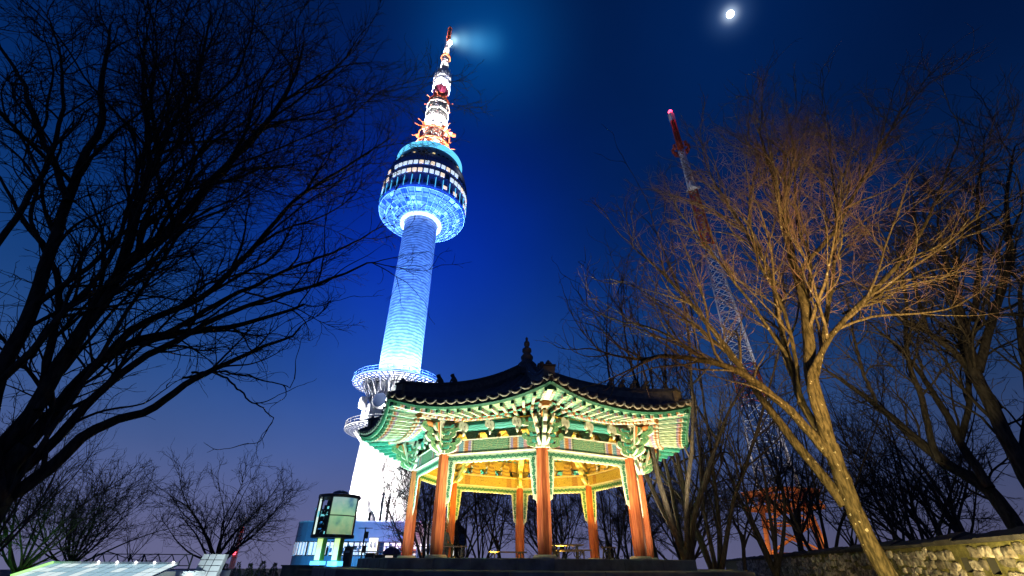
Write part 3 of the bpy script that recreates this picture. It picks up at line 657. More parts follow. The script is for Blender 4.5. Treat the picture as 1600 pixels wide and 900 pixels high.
for k in range(10): a = 2 * PI * k / 10; m.box((2.9 * math.cos(a), 2.9 * math.sin(a), 181), (.5, .5, 4.5))
m.build('red_drum', pm('deep_red_panel', (.09, .01, .025), rough=.5), spire)
m = MB(); m.lathe([(3.0, 184), (3.3, 184.5), (3.3, 195.5), (2.6, 197.4), (1.0, 198.2)], 24)
for k in range(12):
    a = 2 * PI * k / 12; m.tube([(3.9 * math.cos(a), 3.9 * math.sin(a), 182), (3.9 * math.cos(a), 3.9 * math.sin(a), 196)], .11, 4)
    for z in (185.5, 188, 190.5, 193): m.box((3.5 * math.cos(a), 3.5 * math.sin(a), z), (.7, .7, .9))
ring(m, 190, 3.9, .12); m.build('panel_aerial', M_white_steel, spire)
m = MB(); lattice(m, 198, 208, 1.7, 1.5, 6, 4, .22, .16); m.lathe([(1.1, 198), (1.1, 208)], 12); m.build('upper_lattice', M_white_steel, spire)
m = MB(); ring(m, 208.5, 2.1, .4); ring(m, 210.3, 1.7, .3); m.build('upper_collar', M_red_steel, spire)
m = MB(); lattice(m, 208, 222, 1.3, 1.1, 6, 6, .2, .15); m.lathe([(.9, 208), (.8, 222)], 12); m.build('top_lattice', M_white_steel, spire)
m = MB(); m.lathe([(.75, 222), (.55, 236.5), (0, 237)], 10)
for z in (224, 227.5, 231, 234.5): ring(m, z, .95, .22)
m.build('spire_tip', M_red_steel, spire)
m = MB(); m.lathe([(0, -1.1), (.78, -.78), (1.1, 0), (.78, .78), (0, 1.1)], 14); b = m.build('beacon_lamp', M_beacon, spire); b.location = (1.3, -1.0, 220.5)

# the tower's floodlights
C0 = Vector((TX, TY, 0))
for k in range(10):
    a = 2 * PI * k / 10; u = Vector((math.cos(a), math.sin(a), 0))
    spot('shaft_floodlight', C0 + u * 11.6 + Vector((0, 0, 45.4)), C0 + u * 4.5 + Vector((0, 0, 58)), 15000, (.38, .84, 1), 110, .8, .5)
    if k % 2 == 0: spot('deck_floodlight', C0 + u * 11.2 + Vector((0, 0, 32.6)), C0 + u * 8.5 + Vector((0, 0, 42)), 17000, (.97, .97, 1), 120, .7, .4)
for k in range(6):
    a = 2 * PI * (k + .25) / 6; u = Vector((math.cos(a), math.sin(a), 0))
    spot('shaft_blue_floodlight', C0 + u * 40 + Vector((0, 0, 9)), C0 + Vector((0, 0, 92)), 760000, (.07, .24, 1), 34, .6, .5)
for k in range(8):
    a = 2 * PI * (k + .5) / 8; u = Vector((math.cos(a), math.sin(a), 0))
    if k not in (0, 7): spot('base_floodlight', C0 + u * 24 + Vector((0, 0, 7)), C0 + Vector((0, 0, 22)), 62000, (1, .97, .95), 90, .7, .6)
    spot('crown_floodlight', C0 + u * 11.0 + Vector((0, 0, 134.5)), C0 + u * 1.5 + Vector((0, 0, 158)), 42000, (1, .90, .80), 60, .8, .4)
    spot('mast_floodlight', C0 + u * 6.0 + Vector((0, 0, 152)), C0 + u * 1.0 + Vector((0, 0, 182)), 60000, (1, .92, .86), 60, .9, .4)
    if k % 2 == 0:
        spot('mast_floodlight', C0 + u * 5.4 + Vector((0, 0, 175)), C0 + u * 1.0 + Vector((0, 0, 196)), 52000, (.95, .93, 1), 60, .9, .4)
        spot('mast_floodlight', C0 + u * 2.9 + Vector((0, 0, 199)), C0 + u * .5 + Vector((0, 0, 214)), 22000, (1, .92, .86), 60, .9, .4)
        spot('mast_floodlight', C0 + u * 2.4 + Vector((0, 0, 209.5)), C0 + u * .3 + Vector((0, 0, 230)), 26000, (1, .80, .75), 50, .9, .4)

# ================================================================== the red and white transmission mast
MY = 76.0; MX = .557 * MY
def mast_z(px, py): return at(px, py, MY).z
M_mast_white = pm('mast_white_paint', (.62, .63, .66), (.72, .73, .75), 1.0, .5); M_mast_red = pm('mast_red_paint', (.42, .06, .025), (.52, .09, .03), 1.0, .5); M_mast_orange = pm('mast_orange_paint', (.50, .14, .03), (.62, .20, .05), .8, .5)
mast = empty('transmission_mast', (MX, MY, 0), R(18), 'leaning-looking red and white lattice transmission mast with red lamp on top, behind the bare trees', 'mast')
mast['label'] = 'red and white lattice transmission mast topped by a red lamp, behind the bare trees'
def sq(mb, z0, z1, r0, r1, nb, leg, br, mi=0):
    lattice(mb, z0, z1, r0 * 1.414, r1 * 1.414, 4, nb, leg, br, mi, mi)
Z = {k: mast_z(*v) for k, v in dict(tip=(1043, 178), red0=(1047, 190), ring=(1062, 236), plat=(1081, 300), red1=(1104, 388), w1=(1155, 500), r2=(1168, 575), w2=(1185, 628), fr=(1214, 770)).items()}
def mw(z):
    zz = [0, Z['fr'], Z['w2'], Z['w1'], Z['red1'], Z['plat'], Z['ring'], Z['tip'] + 1]; ww = [5.6, 4.6, 3.6, 2.5, 1.75, 1.35, .9, .7]
    return float(np.interp(z, zz, ww)) * (.62 if z > Z['fr'] - 1 else .72)
def msec(name, za, zb, nb, mat, leg=.2, br=.12):
    m = MB(); sq(m, za, zb, mw(za), mw(zb), nb, leg, br); return m.build(name, mat, mast)
msec('base_lattice', -1, Z['fr'] - .5, 3, M_mast_orange, .34, .15)
msec('lower_white_section', Z['fr'], Z['w2'], 4, M_mast_white, .13, .07); msec('lower_red_section', Z['w2'], Z['r2'], 3, M_mast_red, .14, .08)
msec('white_section', Z['r2'], Z['red1'], 10, M_mast_white, .14, .075); msec('red_section', Z['red1'], Z['plat'], 8, M_mast_red, .20, .12)
msec('upper_white_section', Z['plat'], Z['ring'], 8, M_mast_white, .15, .09)
o = msec('top_red_section', Z['ring'], Z['red0'], 6, M_mast_red, .20, .12)
m = MB(); m.box((0, 0, (Z['ring'] + Z['red0']) / 2), (1.0, 1.0, Z['red0'] - Z['ring'])); m.build('aerial_cover', M_mast_red, o)
m = MB(); m.box((0, 0, (Z['red0'] + Z['tip']) / 2), (1.1, 1.1, Z['tip'] - Z['red0'])); m.build('tip_housing', M_mast_white, mast)
m = MB(); ring(m, Z['ring'], 1.9, .12); ring(m, Z['ring'] + 1.4, 1.8, .10)
for k in range(8): a = PI / 4 * k; m.beam((0, 0, Z['ring']), (1.9 * math.cos(a), 1.9 * math.sin(a), Z['ring']), .12, .12); m.box((1.9 * math.cos(a), 1.9 * math.sin(a), Z['ring'] + .8), (.5, .5, 1.4))
m.build('aerial_ring', M_mast_red, mast)
m = MB(); m.box((-.5, -.7, Z['plat']), (2.2, 2.2, .25)); m.box((-1.0, -1.0, Z['plat'] + 1.0), (1.0, 1.0, 1.8)); m.build('platform', M_mast_white, mast)
for j in range(9): z = Z['plat'] + 3 + j * (Z['ring'] - Z['plat'] - 5) / 8; m = MB(); m.box((-1.7, -.8, z), (.36, .36, .36)); m.beam((-.3, -.3, z), (-1.7, -.8, z), .07, .07); m.build('dipole_aerial', M_mast_white, mast)
m = MB(); w = mw(Z['fr'])
for z in (Z['fr'], Z['fr'] - 2.2):
    for k in range(4):
        a, b2 = PI / 2 * k + PI / 4, PI / 2 * (k + 1) + PI / 4; r = (w + .9) * 1.414
        m.beam((r * math.cos(a), r * math.sin(a), z), (r * math.cos(b2), r * math.sin(b2), z), .5, .6)
for k in range(4):
    a, b2 = PI / 2 * k + PI / 4, PI / 2 * (k + 1) + PI / 4; r = (w + .9) * 1.414; A = Vector((r * math.cos(a), r * math.sin(a), 0)); B = Vector((r * math.cos(b2), r * math.sin(b2), 0))
    for j in range(6): m.beam(A.lerp(B, j / 6) + Vector((0, 0, Z['fr'] - (0 if j % 2 else 2.2))), A.lerp(B, (j + 1) / 6) + Vector((0, 0, Z['fr'] - (2.2 if j % 2 else 0))), .18, .18)
m.build('gallery_frame', M_mast_orange, mast)
m = MB(); m.lathe([(0, -.6), (.42, -.42), (.6, 0), (.42, .42), (0, .6)], 14); b = m.build('aviation_lamp', glow('red_lamp', (1, .05, .12), 4), mast); b.location = (0, 0, Z['tip'] + .9)
lp = bpy.data.lights.new('aviation_light', 'POINT'); lp.energy = 350; lp.color = (1, .03, .12); lp.shadow_soft_size = .6; lo = bpy.data.objects.new('aviation_light', lp); COL.objects.link(lo); lo.location = (MX, MY - 1.2, Z['tip'] + 1.5)
MC = Vector((MX, MY, 0))
for ang in (200, 290):
    u = Vector((math.cos(R(ang)), math.sin(R(ang)), 0))
    spot('mast_base_floodlight', MC + u * 15 + Vector((0, 0, 1)), MC + Vector((0, 0, 8)), 4500, (1, .72, .45), 80, .7, .4)
    spot('mast_white_floodlight', MC + u * 20 + Vector((0, 0, 1)), MC + Vector((0, 0, 48)), 18000, (.92, .88, .95), 60, .7, .4)

# ================================================================== plaza below the tower
def X(px, Y): return (px - 800) / 814.0 * Y
def zpx(px, py, Y): return at(px, py, Y).z
M_bluepanel = pm('blue_grey_cladding', (.16, .22, .30), (.22, .28, .36), .8, .5); M_darkframe = pm('dark_metal', (.02, .023, .028), (.035, .04, .045), 4, .45); M_warmint = glow('lit_shop_interior', (1, .80, .55), .9); M_paleint = glow('lit_shop_pale', (.80, .88, 1), .8); M_redint = glow('lit_shop_reddish', (.95, .62, .48), .7)
M_stonewing = pm('wing_stone', (.30, .24, .18), (.42, .34, .26), .9, .85, .2)
BY = 62.0; xl, xr = X(452, BY) - 2.0, X(712, BY); zr, zf, zw, zb = zpx(560, 816, BY), zpx(560, 846, BY), zpx(560, 869, BY), -.1
bl = empty('plaza_building', ((xl + xr) / 2, BY, 0), 0, 'low blue lit building with a band of shop windows at the tower foot', 'building')
cx0 = (xl + xr) / 2
def loc(x, y, z): return (x - cx0, y, z)
def shell(z0, z1, off, mi, mb):                        # rounded left end
    pts = [(xr, 0)] + [(xl + 6, 0)] + [(xl + 6 - 5.2 * math.sin(a), 5.2 - 5.2 * math.cos(a)) for a in np.linspace(.1, PI / 2, 8)] + [(xl + .8, 14), (xr, 14)]
    n = len(pts); vs = []
    for z in (z0, z1):
        for x, y in pts: vs.append((x - cx0, y - off, z))
    mb.add(vs, [(i, i + 1, n + i + 1, n + i) for i in range(n - 1)] + [tuple(n + i for i in range(n)), tuple(reversed(range(n)))], mi)
m = MB(); shell(zf, zr, .5, 0, m); m.build('fascia', M_bluepanel, bl)
m = MB(); shell(zw, zf - .01, 0, 0, m); m.build('recessed_wall', M_darkframe, bl)
m = MB(); shell(zb, zw - .01, .35, 0, m); m.build('base_wall', M_bluepanel, bl)
m = MB(); shell(zr + .005, zr + .14, .62, 0, m); m.build('roof_edge', M_white_steel, bl)
rnd = random.Random(31); NW = 22; wlen = (xr - xl - 6) / NW
for k in range(NW):
    x = xl + 6 + (k + .5) * wlen; mt = rnd.choice([M_warmint, M_warmint, M_paleint, M_redint, M_podglass])
    m = MB(); m.box((0, -.02, (zw + zf) / 2), (wlen - .16, .06, zf - zw - .25), 0); w = m.build('shop_window', mt, bl, (x - cx0, -.03, 0))
    f = MB(); f.box((-wlen / 2, -.10, (zw + zf) / 2), (.10, .16, zf - zw)); f.box((0, -.10, zw + (zf - zw) * .68), (wlen - .12, .10, .06)); f.build('window_frame', M_white_steel if k < 4 else M_darkframe, w)
    for q in range(3):
        if rnd.random() < .7: b_ = MB(); b_.box((rnd.uniform(-.3, .3), -.06, zw + rnd.uniform(.4, .9)), (rnd.uniform(.12, .4), .03, rnd.uniform(.3, 1.0))); b_.build('display', rnd.choice([M_darkframe, M_orange, M_bluepanel]), w)
for a in (.25, .6, .95, 1.3):
    x, y = xl + 6 - 5.2 * math.sin(a), 5.2 - 5.2 * math.cos(a); m = MB(); m.box((0, -.04, (zw + zf) / 2), (1.5, .06, zf - zw - .2)); w = m.build('shop_window', M_paleint if a < .9 else M_redint, bl, (x - cx0, y, 0), -a)
    f = MB()
    for q in (-.6, 0, .6): f.box((q, -.12, (zw + zf) / 2), (.10, .12, zf - zw - .1))
    f.build('window_frame', M_white_steel, w)
m = MB(); m.box((0, 0, 0), (5.6, .3, 2.1)); m.build('stone_wing', M_stonewing, bl, (X(672, BY) - cx0, -.7, (zr + zf) / 2 - .2))
m = MB(); m.box((0, 0, 0), (1.05, .10, 2.3), 0)
for q in (-.22, .22): m.tube([(q, -.07, .15), (q - .08, -.07, .45), (q + .02, -.07, .75), (q + .10, -.07, .45), (q + .10, -.07, .1)], .055, 5, 1)
m.box((0, -.07, -.45), (.5, .04, .10), 1); m.build('yellow_sign', [glow('yellow_lit_sign', (1, .86, .22), .9), M_darkframe], bl, (X(584, BY) - cx0, -.62, zpx(584, 858, BY)))
for px_, hh, w_ in ((470, 1.5, .8), (477, 1.2, .5), (484, 1.7, .35), (490, 1.0, .5)): m = MB(); m.box((0, 0, hh / 2), (w_, .6, hh)); m.box((0, 0, hh + .06), (w_ + .25, .85, .12)); m.build('roof_vent', M_white_conc, bl, (X(px_, BY) - cx0, 3, zr + .14))
for px_, hh in ((580, 3.2), (591, 2.5), (562, .9)): m = MB(); m.tube([(0, 0, 0), (0, 0, hh)], [.16, .14], 8); m.tube([(0, 0, hh), (0, 0, hh + .3)], [.22, .05], 8); m.build('roof_pole', M_darkframe, bl, (X(px_, BY) - cx0, 2, zr + .14))
m = MB(); m.lathe([(1.5, 0), (1.3, .8), (.9, 1.5), (.3, 2.0), (.08, 3.4)], 16); m.build('roof_dome', M_white_conc, bl, (X(541, BY) - cx0, 6, zr + .14)); spot('roof_dome_light', (X(541, BY), BY + 2.5, zr + .6), (X(541, BY), BY + 6, zr + 2), 1400, (1, .97, .95), 80, .6, .2)
spot('plaza_blue_light', (X(485, 50), 50, .6), (X(478, BY), BY, 4.5), 6500, (.06, .50, 1), 120, .6, .3); spot('plaza_blue_light', (X(600, 52), 52, .6), (X(585, BY), BY, 5), 2800, (.10, .30, 1), 100, .6, .3)
spot('plaza_magenta_light', (X(612, 54), 54, .6), (X(612, BY), BY, 5.5), 1900, (.85, .15, .75), 60, .6, .3); spot('plaza_white_light', (X(655, 52), 52, .6), (X(655, BY), BY, 5), 2000, (1, .85, .7), 90, .6, .3)

# lantern-like glass drum on two lit legs
KY = 30.0; kx = X(515, KY); kz0, kz1 = zpx(520, 841, KY), zpx(520, 775, KY); kr = 1.16
kk = empty('lantern_kiosk', (kx, KY, 0), R(-12), 'glass drum lantern with dark rims on two glowing yellow green legs', 'lantern')
m = MB(); m.lathe([(0, 0), (kr + .06, 0), (kr + .06, .16), (0, .16)], 28, c=(0, 0, kz0), smooth=False); m.build('bottom_rim', M_darkframe, kk)
m = MB(); m.lathe([(0, -.16), (kr + .08, -.16), (kr + .08, .0), (.5, .12), (.42, .22), (.2, .30), (0, .31)], 28, c=(0, 0, kz1), smooth=False); m.build('top_cap', M_darkframe, kk)
def screen_mat():
    m, nt, b = newmat('lantern_picture'); N = nt.nodes.new; L = nt.links.new; b.inputs['Base Color'].default_value = (.05, .05, .05, 1); b.inputs['Roughness'].default_value = .2
    tc = N('ShaderNodeTexCoord'); nz = N('ShaderNodeTexNoise'); nz.inputs['Scale'].default_value = 1.7; nz.inputs['Detail'].default_value = 3; L(tc.outputs['Object'], nz.inputs[0])
    r = N('ShaderNodeValToRGB'); L(nz.outputs[0], r.inputs[0]); cr = r.color_ramp; cr.elements[0].position = .3; cr.elements[0].color = (.22, .42, .52, 1); cr.elements[1].position = .72; cr.elements[1].color = (.85, .9, .72, 1)
    for p, c_ in ((.45, (.50, .75, .62)), (.56, (.70, .86, .70))): e = cr.elements.new(p); e.color = (*c_, 1)
    sp = N('ShaderNodeSeparateXYZ'); L(tc.outputs['Generated'], sp.inputs[0]); r3 = N('ShaderNodeValToRGB'); L(sp.outputs[2], r3.inputs[0]); c3 = r3.color_ramp
    c3.elements[0].color = (.55, .62, .40, 1); c3.elements[1].color = (.62, .80, 1, 1); e = c3.elements.new(.5); e.color = (.62, .95, .66, 1)
    mx = N('ShaderNodeMix'); mx.data_type = 'RGBA'; mx.blend_type = 'MULTIPLY'; mx.inputs[0].default_value = 1; L(r.outputs[0], mx.inputs[6]); L(r3.outputs[0], mx.inputs[7])
    L(mx.outputs[2], b.inputs['Emission Color']); b.inputs['Emission Strength'].default_value = .62; return m
m = MB(); m.lathe([(kr - .05, kz0 + .17), (kr - .05, kz1 - .17)], 16, a0=R(-78), a1=R(8)); m.build('picture_panel', screen_mat(), kk)
m = MB(); m.lathe([(kr - .05, kz0 + .17), (kr - .05, kz1 - .17)], 6, a0=R(-176), a1=R(-146)); m.build('light_panel', glow('lantern_light', (.80, 1, .92), .9), kk)
m = MB(); m.lathe([(kr - .05, kz0 + .17), (kr - .05, kz0 + 1.3)], 5, a0=R(8), a1=R(26)); m.build('orange_panel', glow('lantern_orange', (.75, .30, .10), .5), kk)
m = MB()
for a in (-180, -142, -112, -80, 10, 60, 110): m.beam((kr * math.cos(R(a)), kr * math.sin(R(a)), kz0 + .1), (kr * math.cos(R(a)), kr * math.sin(R(a)), kz1 - .1), .07, .07)
m.tube([(kr * math.cos(a), kr * math.sin(a), (kz0 + kz1) / 2) for a in np.linspace(R(-80), R(10), 14)], .03, 5); m.build('mullion', M_darkframe, kk)
m = MB(); rnd = random.Random(9)
for q in range(60):
    a = R(rnd.uniform(-140, -84)); r_ = rnd.uniform(.5, 1.0); z = rnd.uniform(kz0 + .2, kz1 - .3); m.box((r_ * math.cos(a), r_ * math.sin(a), z), (rnd.uniform(.06, .22), .10, rnd.uniform(.08, .30)), 0 if rnd.random() < .8 else 1)
m.tube([(.1, -.5, kz0), (.12, -.5, kz1)], .16, 8); m.box((-.45, -.1, (kz0 + kz1) / 2), (.5, .1, kz1 - kz0 - .1))
m.build('inner_works', [M_darkframe, glow('small_cyan_lamp', (.2, .8, .9), .8)], kk)
for s in (-1, 1):
    m = MB(); m.box((s * .55, -.1, (kz0 + 1.35) / 2 + .0), (.40, .40, kz0 - 1.35)); lg = m.build('leg', pm('green_leg_side', (.25, .42, .05), rough=.5), kk)
    m = MB(); m.box((s * .55, -.315, (kz0 + 1.56) / 2), (.32, .02, kz0 - 1.62)); m.build('light_strip', glow('yellow_green_light', (.72, 1, .10), 1.0), lg)
    m = MB(); m.box((s * .55, -.12, 1.42), (.62, .62, .24)); m.build('base_light', glow('blue_base_light', (.10, .55, 1), 1.8), lg)
    l = bpy.data.lights.new('lantern_blue_light', 'POINT'); l.energy = 45; l.color = (.05, .3, 1); l.shadow_soft_size = .25; o = bpy.data.objects.new('lantern_blue_light', l); COL.objects.link(o); o.location = (kx + s * .55, KY - .8, 1.45)
m = MB(); m.box((0, .1, .55), (1.9, 1.2, 1.08)); m.build('plinth', M_stone, kk)
# low planter walls in front of it
for i, (p0, p1, Y, top, lab) in enumerate(((452, 505, 27.0, 885, 'low dark planter wall left of the glowing lantern legs'), (478, 600, 25.5, 893, 'long dark planter wall in front of the lantern'))):
    x0, x1 = X(p0, Y), X(p1, Y); zt = zpx((p0 + p1) / 2, top, Y); m = MB(); m.box((0, 0, zt / 2), (x1 - x0, 1.0, zt)); m.box((0, 0, zt + .03), (x1 - x0 + .1, 1.1, .06)); o = m.build('planter_wall', pm('dark_granite', (.05, .055, .065), (.09, .095, .105), 3, .7, .3), None, ((x0 + x1) / 2, Y, 0)); tag(o, lab, 'planter')
# pole with loudspeakers
PY_ = 36.0; po = empty('loudspeaker_pole', (X(566, PY_), PY_, 0), 0, 'thin dark pole with two boxes on it, in front of the plaza building', 'pole')
zt = zpx(566, 824, PY_); m = MB(); m.tube([(0, 0, 0), (0, 0, zt)], [.07, .045], 8); m.build('post', M_darkframe, po)
for z in (zpx(566, 836, PY_), zpx(566, 858, PY_)): m = MB(); m.box((.12, -.02, z), (.24, .22, .42)); m.build('speaker_box', M_darkframe, po)
m = MB(); m.beam((-.5, 0, zt - .05), (.5, 0, zt - .05), .05, .05); m.build('cross_bar', M_darkframe, po)
# railing along the plaza
RY = 40.0; rl = empty('plaza_railing', (X(602, RY), RY, 0), 0, 'pale metal railing along the plaza behind the terrace', 'railing'); zt = zpx(600, 862, RY); m = MB(); hw = 3.4
for q in range(31): m.tube([(-hw + 2 * hw * q / 30, 0, 0), (-hw + 2 * hw * q / 30, 0, zt)], .022, 5)
m.build('baluster', M_white_steel, rl); m = MB(); m.tube([(-hw, 0, zt), (hw, 0, zt)], .04, 6); m.tube([(-hw, 0, zt - 1.0), (hw, 0, zt - 1.0)], .03, 6); m.build('handrail', M_white_steel, rl)
# litter bins, a stall with a domed awning
for px_, w_, top, lab in ((580, .62, 866, 'dark litter bin left of the yellow sign base'), (595, .55, 869, 'dark litter bin beside the domed stall'), (545, .5, 856, 'tall dark cabinet in front of the shop windows')):
    Y = 38.0; z = zpx(px_, top, Y); m = MB(); m.box((0, 0, z / 2), (w_, .55, z)); m.box((0, 0, z + .04), (w_ + .08, .63, .08)); m.box((0, -.285, z - .25), (w_ * .6, .03, .14), 1); o = m.build('litter_bin' if px_ != 545 else 'utility_cabinet', [M_darkframe, M_bluepanel], None, (X(px_, Y), Y, 0)); tag(o, lab, 'bin' if px_ != 545 else 'cabinet')
SY = 37.0; st = empty('market_stall', (X(613, SY), SY, 0), 0, 'small stall with a dark domed awning and a pale and red panel', 'stall'); zc = zpx(613, 866, SY)
m = MB(); m.lathe([(.62, 0), (.60, .14), (.45, .32), (.2, .44), (0, .47)], 18, c=(0, 0, zc)); m.build('awning', pm('dark_awning', (.04, .03, .10), (.06, .05, .14), 4, .8), st)
m = MB(); m.box((0, 0, zc / 2), (1.0, .8, zc)); m.build('counter', M_darkframe, st); m = MB(); m.box((-.05, -.43, zc - .32), (.52, .04, .46), 0); m.box((-.05, -.43, zc - .75), (.46, .04, .34), 1); m.build('panel', [glow('pale_panel', (.95, .80, .62), .6), glow('red_panel', (.75, .12, .16), .5)], st)

# glass roof and sloping white wall at the lower left
GY = 31.0; gx0, gx1 = X(90, GY), X(284, GY); gz = zpx(200, 880, GY)
gr = empty('glass_roof', ((gx0 + gx1) / 2, GY, 0), 0, 'low sloping glass roof glowing white and cyan, bulbs along its edge', 'roof'); w_ = gx1 - gx0
M_gl = glow('lit_glass_panel', (.55, .86, .95), .62); M_gl2 = glow('lit_glass_bright', (.82, 1.0, .98), .85)
rnd = random.Random(2); m = MB(); NP = 13
for k in range(NP):
    for j in range(3):
        x0, x1 = -w_ / 2 + w_ * (k + .03) / NP, -w_ / 2 + w_ * (k + .97) / NP; y0, y1 = -2.2 + 2.2 * (j + .03) / 3, -2.2 + 2.2 * (j + .97) / 3; zz = lambda y: gz - .02 + y * .28
        m.add([(x0, y0, zz(y0)), (x1, y0, zz(y0)), (x1, y1, zz(y1)), (x0, y1, zz(y1))], [(0, 1, 2, 3)], 0 if rnd.random() < .6 else 1)
m.build('glass_panel', [M_gl, M_gl2], gr)
m = MB()
for k in range(NP + 1): x = -w_ / 2 + w_ * k / NP; m.beam((x, -2.2, gz - .68), (x, 0, gz - .06), .05, .08)
m.beam((-w_ / 2, 0, gz), (w_ / 2, 0, gz), .14, .14); m.build('glazing_bar', M_white_steel, gr)
m = MB(); m.beam((-w_ / 2 - .1, -2.2, gz - .62), (-w_ / 2 - .1, 0, gz), .10, .16); m.build('green_edge_light', glow('green_edge', (.45, 1, .2), 1.0), gr)
for k in range(5):
    m = MB(); m.lathe([(0, -.055), (.04, -.04), (.055, 0), (.04, .04), (0, .055)], 10); m.build('bulb', glow('bulb', (1, .97, .9), 5), gr, (-w_ / 2 + w_ * (.36 + .15 * k), -.1, gz + .06))
m = MB(); m.box((0, 3, (gz - .4) / 2), (w_, 6, gz - .4)); m.build('hall', M_white_conc, gr)
tr_ = empty('truss_fence', (X(225, 33), 33, 0), 0, 'thin dark zigzag truss running above the glass roof', 'fence'); zt = zpx(225, 866, 33); w2 = 6.2; m = MB()
for k in range(14):
    x0, x1 = -w2 / 2 + w2 * k / 14, -w2 / 2 + w2 * (k + 1) / 14; m.beam((x0, 0, zt if k % 2 else zt - .6), (x1, 0, zt - .6 if k % 2 else zt), .04, .04)
m.beam((-w2 / 2, 0, zt), (w2 / 2, 0, zt), .05, .05); m.beam((-w2 / 2, 0, zt - .6), (w2 / 2, 0, zt - .6), .05, .05); m.build('truss', M_darkframe, tr_)
m = MB()
for s in (-1, 0, 1): m.tube([(s * w2 / 2, 0, 0), (s * w2 / 2, 0, zt)], .05, 6)
m.build('post', M_darkframe, tr_)
sw = empty('sloping_wall', (X(330, 34), 34, 0), 0, 'white panelled wall with a leaning edge behind the round crowned tree', 'wall'); zt = zpx(330, 866, 34); m = MB()
m.prism([(-1.0, -.1), (.55, -.1), (.95, zt), (-.5, zt)], 0, .4); m.build('panel', M_white_conc, sw); m = MB()
for q in range(1, 6): z = zt * q / 6; m.beam((-1.0 + .5 * z / zt, -.012, z), (.55 + .4 * z / zt, -.012, z), .02, .03)
for q in (.3, .6): m.beam((-1.0 + 1.55 * q, -.012, 0), (-.5 + 1.45 * q, -.012, zt), .02, .03)
m.build('panel_joint', M_darkframe, sw); spot('wall_uplight', (X(330, 31), 31.2, .1), (X(330, 34), 34, 1.6), 600, (.75, .95, 1), 90, .7, .2)
spot('garden_green_light', (X(30, 27), 26.5, .3), (X(20, 30), 30, 3.0), 220, (.15, 1, .1), 90, .8, .1)
# clipped conifers
def conifer(seed):
    rnd = random.Random(seed); m = MB()
    for q in range(420):
        t = rnd.random() ** 1.2; a = rnd.uniform(0, 2 * PI); r_ = .52 * (1 - t) * rnd.uniform(.7, 1.1) + .03; p = Vector((r_ * math.cos(a), r_ * math.sin(a), .15 + 1.45 * t)); d = Vector((math.cos(a), math.sin(a), .9)).normalized() * rnd.uniform(.08, .2); s_ = d.orthogonal().normalized() * .04
        m.add([p - s_, p + s_, p + d], [(0, 1, 2)])
    t_ = MB(); t_.tube([(0, 0, 0), (0, 0, 1.3)], [.05, .02], 6); return m.mesh('foliage', pm('conifer_green', (.015, .03, .02), (.03, .055, .03), 3, .9)), t_.mesh('stem', M_far_bark)
cf, cs = conifer(3); c1 = None
for k, lab in enumerate(('small dark pointed conifer next to the sloping white wall', 'second dark pointed conifer from the sloping white wall', 'third dark pointed conifer from the sloping white wall', 'fourth dark pointed conifer from the sloping white wall', 'dark pointed conifer at the end of its row nearest the plaza building')):
    Y = 38.0
    if c1 is None: r_ = c1 = empty('clipped_conifer'); put('foliage', cf, r_); put('stem', cs, r_)
    else:
        r_ = c1.copy(); COL.objects.link(r_)
        for ch in c1.children: d = ch.copy(); COL.objects.link(d); d.parent = r_
    s = (.84, .90, .86, .95, .88)[k]; r_.location = (X(358 + 17 * k, Y), Y + .2 * k, 0); r_.scale = (s, s, s); r_.rotation_euler = (0, 0, k * 1.3); tag(r_, lab, 'conifer', 'row of small clipped conifers')
# far mast with two red lamps
FY = 150.0; fz = ground_z(X(365, FY), FY); z1, z2 = zpx(379, 824, FY), zpx(369, 864, FY); fm = empty('distant_mast', (at(372, 850, FY).x, FY, fz), 0, 'thin distant mast with two red lamps seen through the round bare tree', 'mast')
m = MB(); lattice(m, 0, z1 - fz, .9, .35, 3, 30, .07, .04); m.build('lattice', M_mast_red, fm)
for z in (z1, z2): m = MB(); m.lathe([(0, -.5), (.36, -.36), (.5, 0), (.36, .36), (0, .5)], 12); m.build('red_lamp', glow('far_red_lamp', (1, .08, .14), 5), fm, (0, -.6, z - fz))

# tables and benches on the pavilion floor
M_plank = pm('worn_plank', (.035, .025, .018), (.07, .05, .035), 5, .8, .3, 30); M_iron = pm('black_iron', (.02, .02, .02), rough=.5)
def bench(px, Y, L_, top, lab, rz=0, table=False):
    r_ = empty('picnic_table' if table else 'bench', (X(px, Y), Y, FLOOR), rz, lab, 'table' if table else 'bench', 'wooden seats on the pavilion floor')
    m = MB(); W = .7 if table else .36
    for q in range(4 if table else 2): n_ = 4 if table else 2; m.box((0, -W / 2 + W * (q + .5) / n_, top - .025), (L_, W / n_ - .015, .05))
    m.build('table_top' if table else 'seat', M_plank, r_)
    for s in (-1, 1):
        m = MB(); x = s * L_ * .34
        m.tube([(x, math.cos(a) * .16, top * .42 + math.sin(a) * .16) for a in np.linspace(0, 2 * PI, 19)[:-1]], .025, 6, closed=True); m.tube([(x + .14 * math.cos(a), 0, top * .42 + .14 * math.sin(a)) for a in np.linspace(0, 2 * PI, 19)[:-1]], .022, 6, closed=True)
        m.box((x, 0, .02), (.12, .5, .04)); m.beam((x, -.2, 0), (x, -.12, top - .05), .05, .05); m.beam((x, .2, 0), (x, .12, top - .05), .05, .05); m.build('leg', M_iron, r_)
    if table:
        for s in (-1, 1): m = MB(); m.box((0.2, s * .68, .34), (L_, .26, .05)); m.beam((-.4, s * .68, .32), (-.4, s * .3, .25), .05, .05); m.beam((.6, s * .68, .32), (.6, s * .3, .25), .05, .05); m.beam((-.4, s * .68, 0), (-.4, s * .68, .32), .06, .05); m.beam((.6, s * .68, 0), (.6, s * .68, .32), .06, .05); m.build('seat', M_plank, r_)
    return r_
